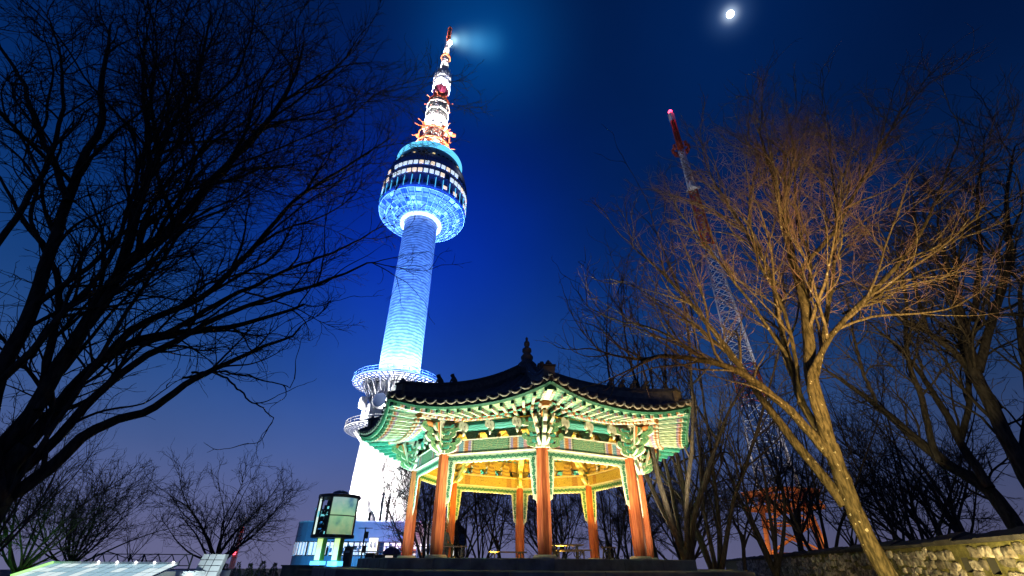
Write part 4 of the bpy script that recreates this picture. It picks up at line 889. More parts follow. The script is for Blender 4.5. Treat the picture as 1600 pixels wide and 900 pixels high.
bench(888, 21.2, 1.4, .56, 'wooden picnic table with iron ring legs between the front and rear right columns', R(4), True)
bench(710, 20.6, 1.05, .46, 'wooden bench with bluish top beside the rear left column', R(-6)); bench(796, 21.6, 1.6, .30, 'long low bench in front of the middle rear column', R(2)); bench(957, 22.0, .8, .50, 'short wooden stool bench near the right front column', R(55))

# ================================================================== a person sitting behind the left front column
def skin_body(name, joints, bones, mat, parent, sub=2):
    me = bpy.data.meshes.new(name); me.from_pydata([j[0] for j in joints], bones, []); o = bpy.data.objects.new(name, me); link(o, parent); me.materials.append(mat)
    md = o.modifiers.new('skin', 'SKIN'); md.use_smooth_shade = True
    for i, j in enumerate(joints): v = me.skin_vertices[0].data[i]; v.radius = (j[1], j[1] * (j[2] if len(j) > 2 else 1)); v.use_root = (i == 0)
    s = o.modifiers.new('smooth', 'SUBSURF'); s.levels = sub; s.render_levels = sub; return o
M_coat = pm('dark_winter_coat', (.025, .03, .025), (.05, .055, .045), 12, .85, .3); M_skin = pm('skin', (.50, .30, .20), (.56, .35, .24), 12, .55); M_hair = pm('brown_hair', (.07, .035, .015), (.12, .06, .025), 40, .6, .4)
person = empty('person', (X(694, 20.9), 20.9, FLOOR), R(150), 'person in a dark coat sitting on the bench beside the left front column', 'person')
J = [((0, 0, .50), .15, .8), ((0, .01, .66), .14, .8), ((0, .02, .84), .165, .7), ((0, .015, .95), .10, .8), ((0, 0, 1.02), .055), ((0, -.02, 1.08), .06)]
B = [(0, 1), (1, 2), (2, 3), (3, 4), (4, 5)]
for s in (-1, 1):
    n0 = len(J); J += [((s * .10, -.06, .48), .10), ((s * .12, -.42, .49), .075), ((s * .12, -.44, .25), .058), ((s * .12, -.43, .07), .045), ((s * .12, -.56, .045), .042)]; B += [(0, n0), (n0, n0 + 1), (n0 + 1, n0 + 2), (n0 + 2, n0 + 3), (n0 + 3, n0 + 4)]
    n1 = len(J); J += [((s * .19, .02, .90), .065), ((s * .24, -.02, .68), .052), ((s * .16, -.24, .56), .040), ((s * .13, -.32, .55), .030)]; B += [(2, n1), (n1, n1 + 1), (n1 + 1, n1 + 2), (n1 + 2, n1 + 3)]
body = skin_body('body', J, B, M_coat, person)
m = MB(); prof = [(0, -.125), (.045, -.115), (.070, -.07), (.082, -.01), (.084, .04), (.070, .09), (.04, .118), (0, .125)]; m.lathe(prof, 18); hd = m.build('head', M_skin, person, (0, -.03, 1.17))
m = MB(); m.tube([(0, -.082, .01), (0, -.100, -.02), (0, -.082, -.03)], [.008, .014, .008], 6); m.build('nose', M_skin, hd)
for s in (-1, 1): m = MB(); m.lathe([(0, -.011), (.011, 0), (0, .011)], 8); m.build('eye', M_darkframe, hd, (s * .03, -.078, .012)); m = MB(); m.tube([(s * .082, 0, .02), (s * .092, .01, 0), (s * .082, 0, -.03)], [.01, .016, .008], 6); m.build('ear', M_skin, hd)
m = MB(); m.tube([(-.022, -.076, -.062), (0, -.081, -.062), (.022, -.076, -.062)], .005, 5); m.build('mouth', pm('lip', (.35, .12, .10)), hd)
m = MB(); m.lathe([(0, .135), (.05, .128), (.086, .09), (.097, .03), (.093, -.04), (.085, -.10)], 18, a0=R(-35), a1=R(215)); m.lathe([(0, .137), (.05, .130), (.088, .085)], 18); m.build('hair', M_hair, person, (0, -.025, 1.17))
for s in (-1, 1):
    m = MB(); c_ = Vector((s * .12, -.36, .55)); m.tube([c_ + Vector((0, .05, 0)), c_, c_ + Vector((-s * .02, -.05, -.01))], [.024, .034, .030], 8)
    for q in range(4): b_ = c_ + Vector((s * (.026 - .017 * q), -.05, -.005)); m.tube([b_, b_ + Vector((0, -.035, -.008)), b_ + Vector((0, -.06 - (.008 if q in (1, 2) else 0), -.035))], [.009, .008, .006], 6)
    m.tube([c_ + Vector((-s * .03, .0, 0)), c_ + Vector((-s * .055, -.03, .0)), c_ + Vector((-s * .06, -.055, -.01))], [.011, .009, .007], 6); m.build('hand', M_skin, person)

# ================================================================== rubble stone wall
WA = Vector((8.4, 8.6, 0)); WD = Vector((.33, 1, 0)).normalized(); WN = Vector((-WD.y, WD.x, 0))   # WN looks towards the pavilion side
WTOP = 1.87
wall = empty('stone_wall', (WA.x, WA.y, 0), math.atan2(WD.y, WD.x), 'rubble stone wall with dark coping, its right end lit yellow', 'wall')
# local frame: x along the wall (away from the camera), y = WN side, z up
def stone_mat():
    m, nt, b = newmat('rubble_stone'); N = nt.nodes.new; L = nt.links.new; b.inputs['Roughness'].default_value = .85
    at_ = N('ShaderNodeAttribute'); at_.attribute_name = 'tone'; tc = N('ShaderNodeTexCoord'); nz = N('ShaderNodeTexNoise'); nz.inputs['Scale'].default_value = 9; nz.inputs['Detail'].default_value = 8; L(tc.outputs['Object'], nz.inputs[0])
    r = N('ShaderNodeValToRGB'); r.color_ramp.elements[0].color = (.12, .10, .07, 1); r.color_ramp.elements[1].color = (.58, .50, .38, 1); L(at_.outputs['Fac'], r.inputs[0])
    r2 = N('ShaderNodeValToRGB'); r2.color_ramp.elements[0].position = .34; r2.color_ramp.elements[0].color = (.30, .28, .25, 1); r2.color_ramp.elements[1].position = .6; r2.color_ramp.elements[1].color = (1, 1, 1, 1); L(nz.outputs[0], r2.inputs[0])
    mx = N('ShaderNodeMix'); mx.data_type = 'RGBA'; mx.blend_type = 'MULTIPLY'; mx.inputs[0].default_value = 1; L(r.outputs[0], mx.inputs[6]); L(r2.outputs[0], mx.inputs[7]); L(mx.outputs[2], b.inputs['Base Color'])
    bp = N('ShaderNodeBump'); bp.inputs['Strength'].default_value = 1.0; bp.inputs['Distance'].default_value = .06; L(nz.outputs[0], bp.inputs['Height']); L(bp.outputs[0], b.inputs['Normal']); return m
M_rubble = stone_mat(); M_mortar = pm('mossy_mortar', (.07, .065, .015), (.17, .145, .045), 7, .95, .6, 30); M_coping = pm('dark_coping', (.02, .018, .016), (.05, .045, .038), 4, .9, .5, 14)
NICHES = [(1.62, 1.40, .13), (.72, 1.38, .14), (5.2, 1.42, .12)]        # (along, height, half width): small square loopholes
def wall_plane(lo, hi):
    m = MB(); xs = sorted([lo, hi] + [v for n in NICHES for v in (n[0] - n[2], n[0] + n[2]) if lo < v < hi])
    for a, b2 in zip(xs, xs[1:]):
        hole = next((n for n in NICHES if n[0] - n[2] - .01 < (a + b2) / 2 < n[0] + n[2] + .01), None)
        spans = [(-.3, WTOP)] if not hole else [(-.3, hole[1]), (hole[1] + .25, WTOP)]
        for z0, z1 in spans: m.add([(a, 0, z0), (b2, 0, z0), (b2, 0, z1), (a, 0, z1)], [(0, 1, 2, 3)])
        if hole:
            z0, z1 = hole[1], hole[1] + .25
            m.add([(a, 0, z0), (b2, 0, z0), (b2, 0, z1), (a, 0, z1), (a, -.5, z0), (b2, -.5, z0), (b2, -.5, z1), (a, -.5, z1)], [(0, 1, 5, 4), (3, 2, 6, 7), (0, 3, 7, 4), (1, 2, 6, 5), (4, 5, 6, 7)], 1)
    m.add([(lo, -.55, -.3), (hi, -.55, -.3), (hi, -.55, WTOP), (lo, -.55, WTOP), (lo, 0, -.3), (lo, 0, WTOP), (hi, 0, -.3), (hi, 0, WTOP)], [(0, 1, 2, 3), (0, 4, 5, 3), (1, 6, 7, 2), (3, 2, 7, 5)])
    return m
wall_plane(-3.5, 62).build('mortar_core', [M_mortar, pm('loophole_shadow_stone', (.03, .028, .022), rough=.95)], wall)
rnd = random.Random(77); m = MB(); tones = []
z = .02
while z < WTOP - .04:
    hrow = rnd.uniform(.12, .20); hrow = min(hrow, WTOP - z - .005)
    x = -3.4 + rnd.uniform(0, .3)
    while x < 46:
        w = rnd.uniform(.20, .46) * (1 if x < 14 else 1.4); cx, cz = x + w / 2, z + hrow / 2 + rnd.uniform(-.05, .05); x += w + rnd.uniform(.004, .022)
        if any(abs(cx - n[0]) < n[2] + w / 2 - .04 and abs(cz - n[1] - .125) < .125 + hrow / 2 - .03 for n in NICHES): continue
        if rnd.random() < .02: continue
        n = 12; ph = rnd.uniform(0, 6); el = rnd.uniform(2.6, 6); tilt = rnd.uniform(-.22, .22); prot = rnd.uniform(.018, .055); ringsv = []
        jit = [rnd.uniform(.80, 1.16) for _ in range(n)]
        for q, (sc_, yy) in enumerate(((1.0, -.02), (.97, prot * .6), (.86, prot * .97), (.5, prot * (1 + rnd.uniform(-.1, .15))))):
            for k in range(n):
                a = 2 * PI * k / n + .13; ca, sa = math.cos(a), math.sin(a); rr_ = 1 / (abs(ca) ** el + abs(sa) ** el) ** (1 / el) * jit[k] * sc_
                px_, pz_ = rr_ * ca * w / 2, rr_ * sa * hrow / 2; ringsv.append((cx + px_ - tilt * pz_, yy + rnd.uniform(-.012, .012), min(cz + pz_ + tilt * px_, WTOP - .002)))
        f = []
        for q in range(3):
            for k in range(n): f.append((q * n + k, q * n + (k + 1) % n, (q + 1) * n + (k + 1) % n, (q + 1) * n + k))
        f.append(tuple(3 * n + k for k in range(n))); m.add(ringsv, f, 0, True); tones += [rnd.random()] * len(ringsv)
    z += hrow + rnd.uniform(.005, .02)
so = m.build('rubble_facing', M_rubble, wall); att = so.data.attributes.new('tone', 'FLOAT', 'POINT'); att.data.foreach_set('value', tones)
m = MB(); x = -3.5; rnd = random.Random(5)
while x < 62:
    L_ = rnd.uniform(.5, 1.1); hh = rnd.uniform(.10, .13); zj = rnd.uniform(-.01, .015)
    m.add([(x, .12, WTOP + .002), (x + L_, .12, WTOP + .002), (x + L_, .14, WTOP + hh * .6 + zj), (x, .14, WTOP + hh * .6 + zj), (x + L_, -.2, WTOP + hh * 1.7 + zj), (x, -.2, WTOP + hh * 1.7 + zj), (x + L_, -.66, WTOP + hh * .5), (x, -.66, WTOP + hh * .5), (x + L_, -.66, WTOP + .002), (x, -.66, WTOP + .002)],
          [(0, 1, 2, 3), (3, 2, 4, 5), (5, 4, 6, 7), (7, 6, 8, 9), (1, 0, 9, 8), (0, 3, 5, 7, 9), (1, 8, 6, 4, 2)]); x += L_ + .015
m.build('coping', M_coping, wall)
spot('wall_floodlight', (5.6, 6.6, .4), WA + WD * .2 + Vector((0, 0, 1.6)), 2600, (1, .82, .36), 100, .8, .1)

# ================================================================== bare winter trees
def resample(pts, S, it=3):
    P = np.array([tuple(p) for p in pts], float)
    for _ in range(it):
        Q = [P[0]]
        for a, b2 in zip(P[:-1], P[1:]): Q += [a * .75 + b2 * .25, a * .25 + b2 * .75]
        Q.append(P[-1]); P = np.array(Q)
    d = np.r_[0, np.cumsum(np.linalg.norm(np.diff(P, axis=0), axis=1))]; t = np.linspace(0, d[-1], S)
    return np.stack([np.interp(t, d, P[:, k]) for k in range(3)], 1)
def unit(v): return v / np.maximum(np.linalg.norm(v, axis=-1, keepdims=True), 1e-9)
def grow(P, RA, rng, dens, ang, lenf, S, wig, trop, t0, rfac, rmin, taper=.3, bias=None, rmax=9):
    """side branches for N parent polylines P (N,S,3) with radii RA (N,S)"""
    N, S0, _ = P.shape; L = np.linalg.norm(np.diff(P, axis=1), axis=2).sum(1)
    cnt = np.maximum(1, rng.poisson(dens * L)); idx = np.repeat(np.arange(N), cnt); M = len(idx)
    t = t0 + (1 - t0) * rng.random(M) ** .9; last = np.cumsum(cnt) - 1; t[last] = 1.0
    f = t * (S0 - 1); i = np.minimum(f.astype(int), S0 - 2); fr_ = (f - i)[:, None]
    pos = P[idx, i] * (1 - fr_) + P[idx, i + 1] * fr_; tan = unit(P[idx, i + 1] - P[idx, i]); rad = RA[idx, i] * (1 - fr_[:, 0]) + RA[idx, i + 1] * fr_[:, 0]
    rv = rng.normal(size=(M, 3)); perp = unit(rv - tan * (rv * tan).sum(1, keepdims=True))
    a = np.radians(rng.normal(ang, ang * .25, M)); a[last] *= .35
    d = unit(tan * np.cos(a)[:, None] + perp * np.sin(a)[:, None])
    ln = lenf(L[idx], t) * rng.uniform(.6, 1.25, M); st = ln / (S - 1)
    out = np.empty((M, S, 3)); out[:, 0] = pos; kink = rng.normal(size=(M, 3))
    up = np.array([0, 0, 1.]) if bias is None else np.array(bias, float)
    for s in range(1, S):
        kink = .4 * kink + rng.normal(size=(M, 3)); d = unit(d + kink * wig + up * trop); out[:, s] = out[:, s - 1] + d * st[:, None]
    r0 = np.clip(np.minimum(rad * rfac, .0135 * ln + .002), rmin, rmax); k = np.linspace(0, 1, S)[None]; R_ = np.maximum(r0[:, None] * (1 - (1 - taper) * k), rmin * .55)
    return out, R_
def tubes(P, RA, n):
    N, S, _ = P.shape; T = np.empty_like(P); T[:, 1:-1] = P[:, 2:] - P[:, :-2]; T[:, 0] = P[:, 1] - P[:, 0]; T[:, -1] = P[:, -1] - P[:, -2]; T = unit(T)
    main = unit(P[:, -1] - P[:, 0]); ref = np.where(np.abs(main[:, 2:3]) > .8, np.array([[1., .13, 0]]), np.array([[.07, .05, 1.]]))[:, None, :]
    A = unit(np.cross(T, ref)); B = np.cross(T, A); ang = np.arange(n) * 2 * PI / n
    V = P[:, :, None, :] + RA[:, :, None, None] * (A[:, :, None, :] * np.cos(ang)[None, None, :, None] + B[:, :, None, :] * np.sin(ang)[None, None, :, None])
    base = np.arange(N)[:, None, None] * S * n; i = np.arange(S - 1)[None, :, None] * n; k = np.arange(n)[None, None, :]; k2 = (k + 1) % n
    Q = np.stack([base + i + k, base + i + k2, base + i + n + k2, base + i + n + k], -1).reshape(-1, 4)
    return V.reshape(-1, 3), Q
def join(parts):
    Vs, Qs, b = [], [], 0
    for V, Q in parts: Vs.append(V); Qs.append(Q + b); b += len(V)
    return np.concatenate(Vs), np.concatenate(Qs)

def guided_tree(name, label, base, trunk, limbs, seed, mb_, mt_, lv, rt=(.3, .2), bias=None, group=None, mtr=None):
    """trunk and main limbs follow measured 3D paths; the finer orders grow from them"""
    rng = np.random.default_rng(seed); root = empty(name, base, 0, label, 'tree', group); b0 = np.array(tuple(base))
    tp = resample(trunk, 22) - b0; k = np.linspace(0, 1, 22); tr = rt[0] + (rt[1] - rt[0]) * k ** .7; tr[0] *= 1.35; tr[1] *= 1.18; tr = np.minimum(tr, rt[0] * 1.35)
    wob = 1 + .06 * rng.normal(size=22); V, Q = tubes(tp[None], (tr * wob)[None], 12); put('trunk', np_mesh('trunk', V, Q, mtr or mb_), root)
    LP, LR = [], []
    for pts, r0, r1 in limbs:
        p = resample(pts, 30) - b0; s = np.linspace(0, 1, 30); p[1:-1] += np.cumsum(rng.normal(size=(28, 3)), 0) * .016
        r = r1 + (r0 - r1) * (1 - s) ** .8; LP.append(p); LR.append(r); V, Q = tubes(p[None], r[None], 9); put('limb', np_mesh('limb', V, Q, mtr or mb_), root)
    P, RA = np.array(LP), np.array(LR); parts = []
    for (dens, ang, ratio, S, wig, trop, t0, rfac, rmin, n) in lv:
        P, RA = grow(P, RA, rng, dens, ang, lambda L, t, q=ratio: np.maximum(q[0], q[1] * L * (1 - q[2] * t)), S, wig, trop, t0, rfac, rmin, bias=bias); parts.append(tubes(P, RA, n))
    nb = 1 if len(parts) > 2 else 0
    V, Q = join(parts[:nb + 1]); put('branches', np_mesh('branches', V, Q, mb_), root)
    V, Q = join(parts[nb + 1:]); put('twigs', np_mesh('twigs', V, Q, mt_), root); return root

def pix(pts, d0, d1): n = len(pts) - 1; return [at(x, y, d0 + (d1 - d0) * i / n) for i, (x, y) in enumerate(pts)]
# ---- the big dark tree at the left edge
fork = Vector((-7.25, 7.0, 2.1))
LL = [
 ([(-30, 800), (60, 742), (125, 670), (165, 650), (176, 643), (246, 619), (295, 584), (361, 551), (410, 531), (470, 510)], 7.0, 8.6, .13, .018),
 ([(-20, 745), (65, 675), (110, 600), (165, 560), (220, 532), (290, 522), (380, 515), (480, 477)], 7.0, 9.0, .15, .022),
 ([(-25, 730), (50, 645), (80, 585), (130, 510), (165, 450), (215, 395), (270, 350), (340, 270), (410, 200), (460, 130), (475, 65)], 7.0, 6.4, .155, .02),
 ([(-30, 640), (0, 560), (65, 445), (105, 310), (130, 260), (165, 195), (160, 150), (172, 40)], 6.6, 5.4, .15, .02),
 ([(110, 545), (150, 490), (190, 445), (215, 310), (250, 245), (265, 200), (300, 155), (305, 100), (325, 15)], 6.8, 6.4, .10, .016),
 ([(165, 560), (220, 505), (320, 470), (370, 415), (430, 350), (460, 310), (530, 265), (610, 215)], 7.4, 8.8, .085, .014),
 ([(220, 540), (290, 505), (350, 470), (450, 425), (540, 385), (600, 350)], 7.6, 9.2, .07, .012),
 ([(285, 590), (328, 574), (369, 605), (393, 633), (425, 660)], 8.0, 8.5, .030, .008),
 ([(300, 582), (340, 573), (400, 580), (460, 592)], 8.0, 8.8, .030, .008),
 ([(105, 315), (65, 195), (30, 110), (0, 60), (-30, 10)], 5.8, 5.2, .07, .015),
 ([(215, 395), (225, 330), (290, 250), (390, 180), (440, 110)], 6.8, 7.4, .06, .012),
 ([(60, 640), (85, 500), (80, 420), (20, 330), (-20, 260)], 6.9, 6.2, .08, .015),
 ([(130, 510), (190, 420), (230, 300), (235, 210), (215, 110), (235, 10)], 6.9, 6.0, .075, .013),
 ([(340, 270), (400, 250), (470, 215), (540, 190), (600, 140)], 6.8, 7.6, .045, .010),
 ([(-30, 780), (70, 705), (150, 600), (250, 540), (330, 500), (430, 460), (520, 440), (585, 410)], 7.2, 8.0, .10, .014),
 ([(-40, 420), (30, 330), (75, 240), (90, 130), (70, 20)], 5.6, 5.2, .06, .012),
 ([(265, 200), (340, 150), (390, 80), (400, -10)], 6.4, 6.2, .04, .010),
]
limbs = [([fork] + pix(p, a, b2) if i in (0, 1, 2, 3, 13) else pix(p, a, b2), r0 * .80, r1) for i, (p, a, b2, r0, r1) in enumerate(LL)]
guided_tree('bare_tree', 'big dark bare tree fanning its limbs in from the left edge, nearest the viewer', (-7.9, 6.6, 0), [(-7.9, 6.6, -.05), (-7.75, 6.75, .9), (-7.45, 6.9, 1.6), tuple(fork), tuple(at(-5, 742, 7.02)), tuple(at(45, 697, 7.05))], limbs, 3, M_dark_bark, M_dark_twig,
  [(1.9, 34, (.7, .40, .5), 16, .085, .03, .12, .55, .012, 6), (3.9, 35, (.45, .48, .45), 10, .10, .02, .12, .6, .0088, 4), (5.0, 36, (.26, .54, .4), 7, .12, .012, .12, .65, .0072, 3), (3.6, 37, (.15, .60, .4), 5, .13, .0, .15, .7, .0058, 3)], (.34, .13))
# ---- the floodlit tree at the right
tb_ = at(1387, 900, 11.0); tbase = (tb_.x + .45, 10.9, 0)
trunk = [tbase, (tb_.x + .25, 10.95, tb_.z * .5), tb_, at(1347, 829, 11.0), at(1311, 735, 11.0), at(1297, 695, 11.0)]
RL = [
 ([(1297, 700), (1289, 664), (1275, 589), (1269, 520), (1262, 460), (1247, 418), (1219, 300), (1187, 200)], 11.0, 10.2, .17, .02),
 ([(1309, 722), (1262, 669), (1213, 624), (1169, 589), (1111, 567), (1058, 556), (990, 560), (925, 545)], 11.0, 10.4, .12, .014),
 ([(1297, 700), (1275, 670), (1249, 629), (1231, 558), (1215, 493), (1205, 409), (1159, 349), (1105, 260)], 11.0, 11.8, .10, .014),
 ([(1293, 690), (1284, 660), (1256, 598), (1275, 558), (1317, 490), (1387, 419), (1439, 344), (1476, 260), (1500, 205)], 11.0, 9.4, .085, .013),
 ([(1265, 470), (1247, 418), (1294, 381), (1350, 283), (1380, 230), (1415, 165)], 10.7, 10.2, .07, .012),
 ([(1320, 790), (1262, 709), (1209, 647), (1165, 580), (1100, 500), (1040, 430), (985, 380)], 11.1, 12.6, .12, .016),
 ([(1231, 558), (1190, 500), (1140, 430), (1090, 370), (1060, 330)], 11.3, 11.0, .05, .010),
 ([(1275, 589), (1300, 470), (1310, 380), (1300, 280), (1290, 190)], 11.0, 11.8, .07, .011),
 ([(1169, 589), (1120, 530), (1050, 480), (970, 440)], 10.8, 11.6, .045, .010),
 ([(1249, 629), (1240, 560), (1215, 470), (1180, 420), (1165, 330), (1185, 240)], 11.2, 10.6, .055, .010),
 ([(1262, 460), (1270, 400), (1240, 340), (1245, 250), (1230, 180)], 10.8, 11.4, .05, .010),
 ([(1317, 490), (1370, 470), (1420, 430), (1455, 380)], 10.4, 10.2, .035, .008),
 ([(1165, 580), (1100, 560), (1030, 510), (960, 500), (910, 470)], 11.6, 12.2, .05, .010),
]
limbs = [(pix(p, a, b2), r0, r1) for p, a, b2, r0, r1 in RL]
guided_tree('bare_tree', 'golden floodlit bare tree with a forked leaning trunk, in front of the stone wall', tbase, trunk, limbs, 8, M_lit_bark, M_lit_twig, mtr=M_dim_bark, lv=
  [(2.0, 29, (.7, .44, .5), 16, .07, .035, .16, .6, .018, 6), (2.8, 32, (.4, .50, .45), 10, .09, .03, .12, .6, .0105, 4), (3.2, 37, (.25, .52, .4), 7, .12, .02, .12, .65, .0075, 3), (3.0, 38, (.15, .58, .4), 5, .13, .02, .15, .7, .0062, 3)], rt=(.165, .172))
# ---- dark leaning trees beyond the wall at the right edge
T1 = [
 ([(1595, 833), (1547, 762), (1467, 722), (1369, 633), (1284, 575)], 13.5, 15.0, .20, .03), ([(1547, 762), (1500, 690), (1450, 600), (1400, 540), (1350, 500)], 13.6, 15, .13, .02),
 ([(1467, 722), (1440, 620), (1410, 540), (1420, 450), (1400, 380)], 14, 13.4, .10, .015), ([(1500, 690), (1520, 600), (1490, 500), (1500, 400), (1480, 320)], 14, 13, .09, .015),
 ([(1369, 633), (1340, 560), (1330, 480), (1300, 420)], 14.4, 15, .06, .012)]
T3 = [
 ([(1630, 790), (1600, 735), (1560, 638), (1529, 580), (1520, 500), (1490, 420), (1470, 330)], 12.5, 12, .20, .02), ([(1560, 638), (1500, 560), (1450, 520), (1390, 500), (1350, 450)], 12.5, 13.5, .12, .018),
 ([(1529, 580), (1560, 480), (1590, 400), (1580, 300), (1600, 220)], 12.3, 11, .12, .016), ([(1520, 500), (1540, 400), (1530, 300), (1550, 220)], 12, 11.4, .09, .014), ([(1600, 735), (1620, 600), (1600, 500), (1630, 400)], 12.4, 11.6, .12, .02),
 ([(1450, 520), (1420, 430), (1430, 350), (1410, 270)], 13, 12.6, .06, .012)]
for lab, TL, seed, bx, rt in (('dark bare tree leaning steeply left over the lit end of the stone wall', T1, 21, (1600, 13.4), (.26, .22)), ('tall dark bare tree at the right edge, its limbs crossing above the leaning one', T3, 22, (1650, 12.5), (.27, .22))):
    limbs = [(pix(p, a, b2), r0, r1) for p, a, b2, r0, r1 in TL]; st = limbs[0][0][0]; bs = (st.x + .5, st.y, 0)
    guided_tree('bare_tree', lab, bs, [bs, (st.x + .3, st.y, st.z * .5), tuple(st)], limbs, seed, M_dark_bark, M_dark_twig,
      [(2.2, 36, (.8, .42, .5), 14, .11, .03, .12, .55, .016, 5), (3.0, 37, (.5, .48, .45), 9, .13, .025, .12, .6, .011, 4), (3.6, 38, (.3, .52, .4), 6, .15, .02, .12, .65, .0088, 3), (3.2, 38, (.2, .55, .4), 4, .15, .02, .12, .65, .0075, 3)], rt)

# ---- kinds of trees standing farther off; one of each kind is built, the rest are copies
def tree_kind(seed, H, nst, spread, thick, fork_h, up, dens=.72, rmin=.008):
    rng = np.random.default_rng(seed); k = np.linspace(0, 1, 12)
    tp = np.stack([rng.normal() * .25 * k ** 1.5, rng.normal() * .25 * k ** 1.5, k * H * fork_h], 1) + np.cumsum(rng.normal(size=(12, 3)) * [.02, .02, 0], 0)
    tr = thick * (1 - .3 * k); tr[0] *= 1.3; tparts = [tubes(tp[None], tr[None], 9)]
    LP, LR = [], []
    for j in range(nst):
        az = 2 * PI * (j + rng.uniform(-.3, .3)) / nst; f = rng.uniform(.6, 1.0) if j else 1.0; i = int(f * 11); inc = R(rng.uniform(spread * .45, spread * 1.25)); d = np.array([math.sin(inc) * math.cos(az), math.sin(inc) * math.sin(az), math.cos(inc)])
        L_ = H * (1 - fork_h * f) * rng.uniform(.75, 1.08); S = 20; p = np.empty((S, 3)); p[0] = tp[i]; kk = np.zeros(3)
        for s in range(1, S):
            kk = .5 * kk + rng.normal(size=3); d = unit(d + kk * .045 + np.array([0, 0, up])); p[s] = p[s - 1] + d * L_ / (S - 1)
        LP.append(p); LR.append(np.maximum(tr[i] * rng.uniform(.5, .72) * (1 - .88 * np.linspace(0, 1, S) ** .8), .012))
    P, RA = np.array(LP), np.array(LR); tparts.append(tubes(P, RA, 7)); tw_ = []
    for dn, ang, q, S, wig, tp_, t0, rf, rm, n in ((1.7, 36, (.8, .44, .5), 13, .09, .03, .12, .55, rmin * 2.2, 5), (2.3, 38, (.5, .48, .45), 9, .12, .03, .12, .6, rmin * 1.6, 3), (2.8, 40, (.35, .52, .4), 6, .14, .02, .12, .65, rmin * 1.3, 3), (2.4, 40, (.25, .55, .4), 4, .15, .02, .12, .65, rmin * 1.15, 3)):
        P, RA = grow(P, RA, rng, dn * dens, ang, lambda L, t, q=q: np.maximum(q[0], q[1] * L * (1 - q[2] * t)), S, wig, tp_, t0, rf, rm); tw_.append(tubes(P, RA, n))
    V, Q = join(tparts[:1]); a = np_mesh('trunk', V, Q, M_far_bark); V, Q = join(tparts[1:] + tw_[:1]); b2 = np_mesh('boughs', V, Q, M_far_bark); V, Q = join(tw_[1:]); c_ = np_mesh('crown', V, Q, M_far_twig); return a, b2, c_, H
KINDS = {'vase': tree_kind(1, 11, 6, 26, .20, .14, .02), 'multi': tree_kind(2, 11, 5, 20, .24, .06, .015), 'tall': tree_kind(3, 12, 7, 38, .22, .42, .03), 'round': tree_kind(4, 9, 10, 56, .20, .16, .05, 1.25, .011), 'dome': tree_kind(16, 9, 14, 62, .20, .20, .02, 1.05, .010), 'slim': tree_kind(5, 10, 5, 24, .13, .3, .03)}
protos = {}
def place_tree(kind, px, Y, H, label, group, rz=None, lean=(0, 0)):
    a, b2, c_, H0 = KINDS[kind]; x = (px - 800) / 814.0 * Y; z = ground_z(x, Y) - .05; s = H / H0
    if kind not in protos:
        root = empty('bare_tree'); put('trunk', a, root); put('boughs', b2, root); put('crown', c_, root); protos[kind] = root
    else:
        src = protos[kind]; root = src.copy(); COL.objects.link(root)
        for ch in src.children: d = ch.copy(); COL.objects.link(d); d.parent = root
    root.location = (x, Y, z); root.scale = (s, s, s); root.rotation_euler = (lean[1], lean[0], rz if rz is not None else (px * 7.13) % 6.28)
    tag(root, label, 'tree', group); return root
GB, GR, GL = 'bare trees seen through the pavilion', 'dark bare trees right of the pavilion', 'bare trees low on the left'
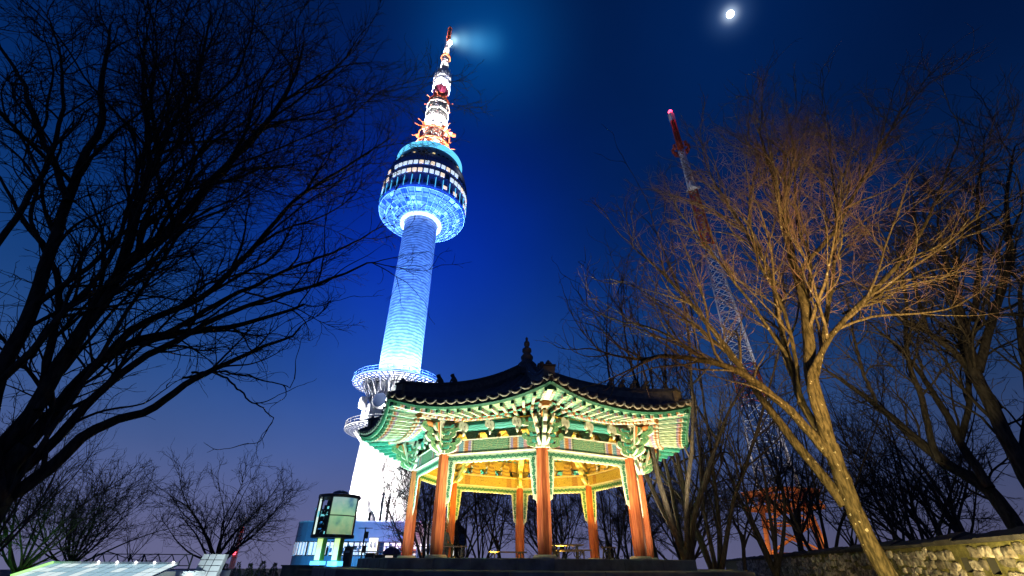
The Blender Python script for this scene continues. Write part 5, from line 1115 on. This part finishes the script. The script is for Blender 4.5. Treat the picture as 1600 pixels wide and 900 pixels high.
for a in [
 ('multi', 1122, 23, 13.5, 'bare tree with a thick split trunk just right of the pavilion eaves', GR), ('tall', 1031, 28, 13, 'dark straight trunk rising right behind the right hand columns', GR),
 ('round', 1068, 36, 9.5, 'small round bare tree between the pavilion and the split trunk', GR), ('slim', 1163, 31, 10.5, 'slim bare tree left of the lattice mast legs', GR),
 ('vase', 1210, 26, 12, 'vase shaped bare tree rising across the orange mast frame', GR), ('tall', 1256, 34, 11.5, 'bare tree standing inside the outline of the orange mast legs', GR),
 ('multi', 1292, 27, 11, 'bare many stemmed tree left of the floodlit trunk', GR), ('slim', 1345, 38, 11, 'slim bare tree behind the floodlit trunk', GR),
 ('vase', 1402, 31, 10, 'vase shaped bare tree behind the wall just right of the floodlit trunk', GR), ('multi', 1447, 25, 10.5, 'many stemmed bare tree behind the start of the lit masonry', GR),
 ('round', 1492, 33, 11.5, 'round bare tree behind the wall between the many stemmed and the forked tree', GR), ('tall', 1540, 27, 11, 'bare forked tree behind the wall under the leaning trunk', GR),
 ('vase', 722, 34, 9, 'bare tree in the pavilion bay just right of the left front column', GB), ('multi', 757, 39, 10, 'bare tree near the middle of the left front bay of the pavilion', GB),
 ('slim', 789, 33, 9.5, 'slim bare tree against the rear left pavilion column', GB), ('round', 872, 40, 9, 'small bare tree just right of the pavilion front column', GB),
 ('slim', 893, 34, 9.5, 'slim bare tree left of the rear right pavilion column', GB), ('vase', 960, 34, 9.5, 'bare tree filling the bay beside the right front column', GB), ('round', 986, 45, 9, 'faint far bare tree against the right front column', GB),
 ('round', 668, 36, 9.5, 'bare tree in the leftmost bay, its twigs crossing the white tower base', GB),
 ('vase', 1082, 21, 15.5, 'tallest dark bare tree, its high crown above the right pavilion roof', GR),
 ('dome', 338, 42, 9.6, 'lone round crowned bare tree against the dusk glow by the glass roof', GL), ('round', 40, 30, 7.8, 'dense bare tree in the bottom left corner', GL), ('dome', 118, 36, 7.8, 'bare tree beside the corner tree, behind the glass roof', GL),
 ('slim', 205, 50, 6.6, 'small far bare tree between the corner trees and the round crowned tree', GL), ('vase', -30, 25, 9, 'bare tree cut by the left edge of the picture', GL)]:
    place_tree(*a)
# fill lamp added by the camera, then the golden tree's own floodlight
spot('tree_flood_and_fill', (6.0, 1.5, .3), (8.9, 11.0, 7.8), 13500, (1, .68, .29), 46, 1.0, .12)
spot('tree_flood_and_fill', (7.3, 6.0, .35), (8.0, 11.0, 7.0), 900, (1, .58, .18), 95, .7, .12)
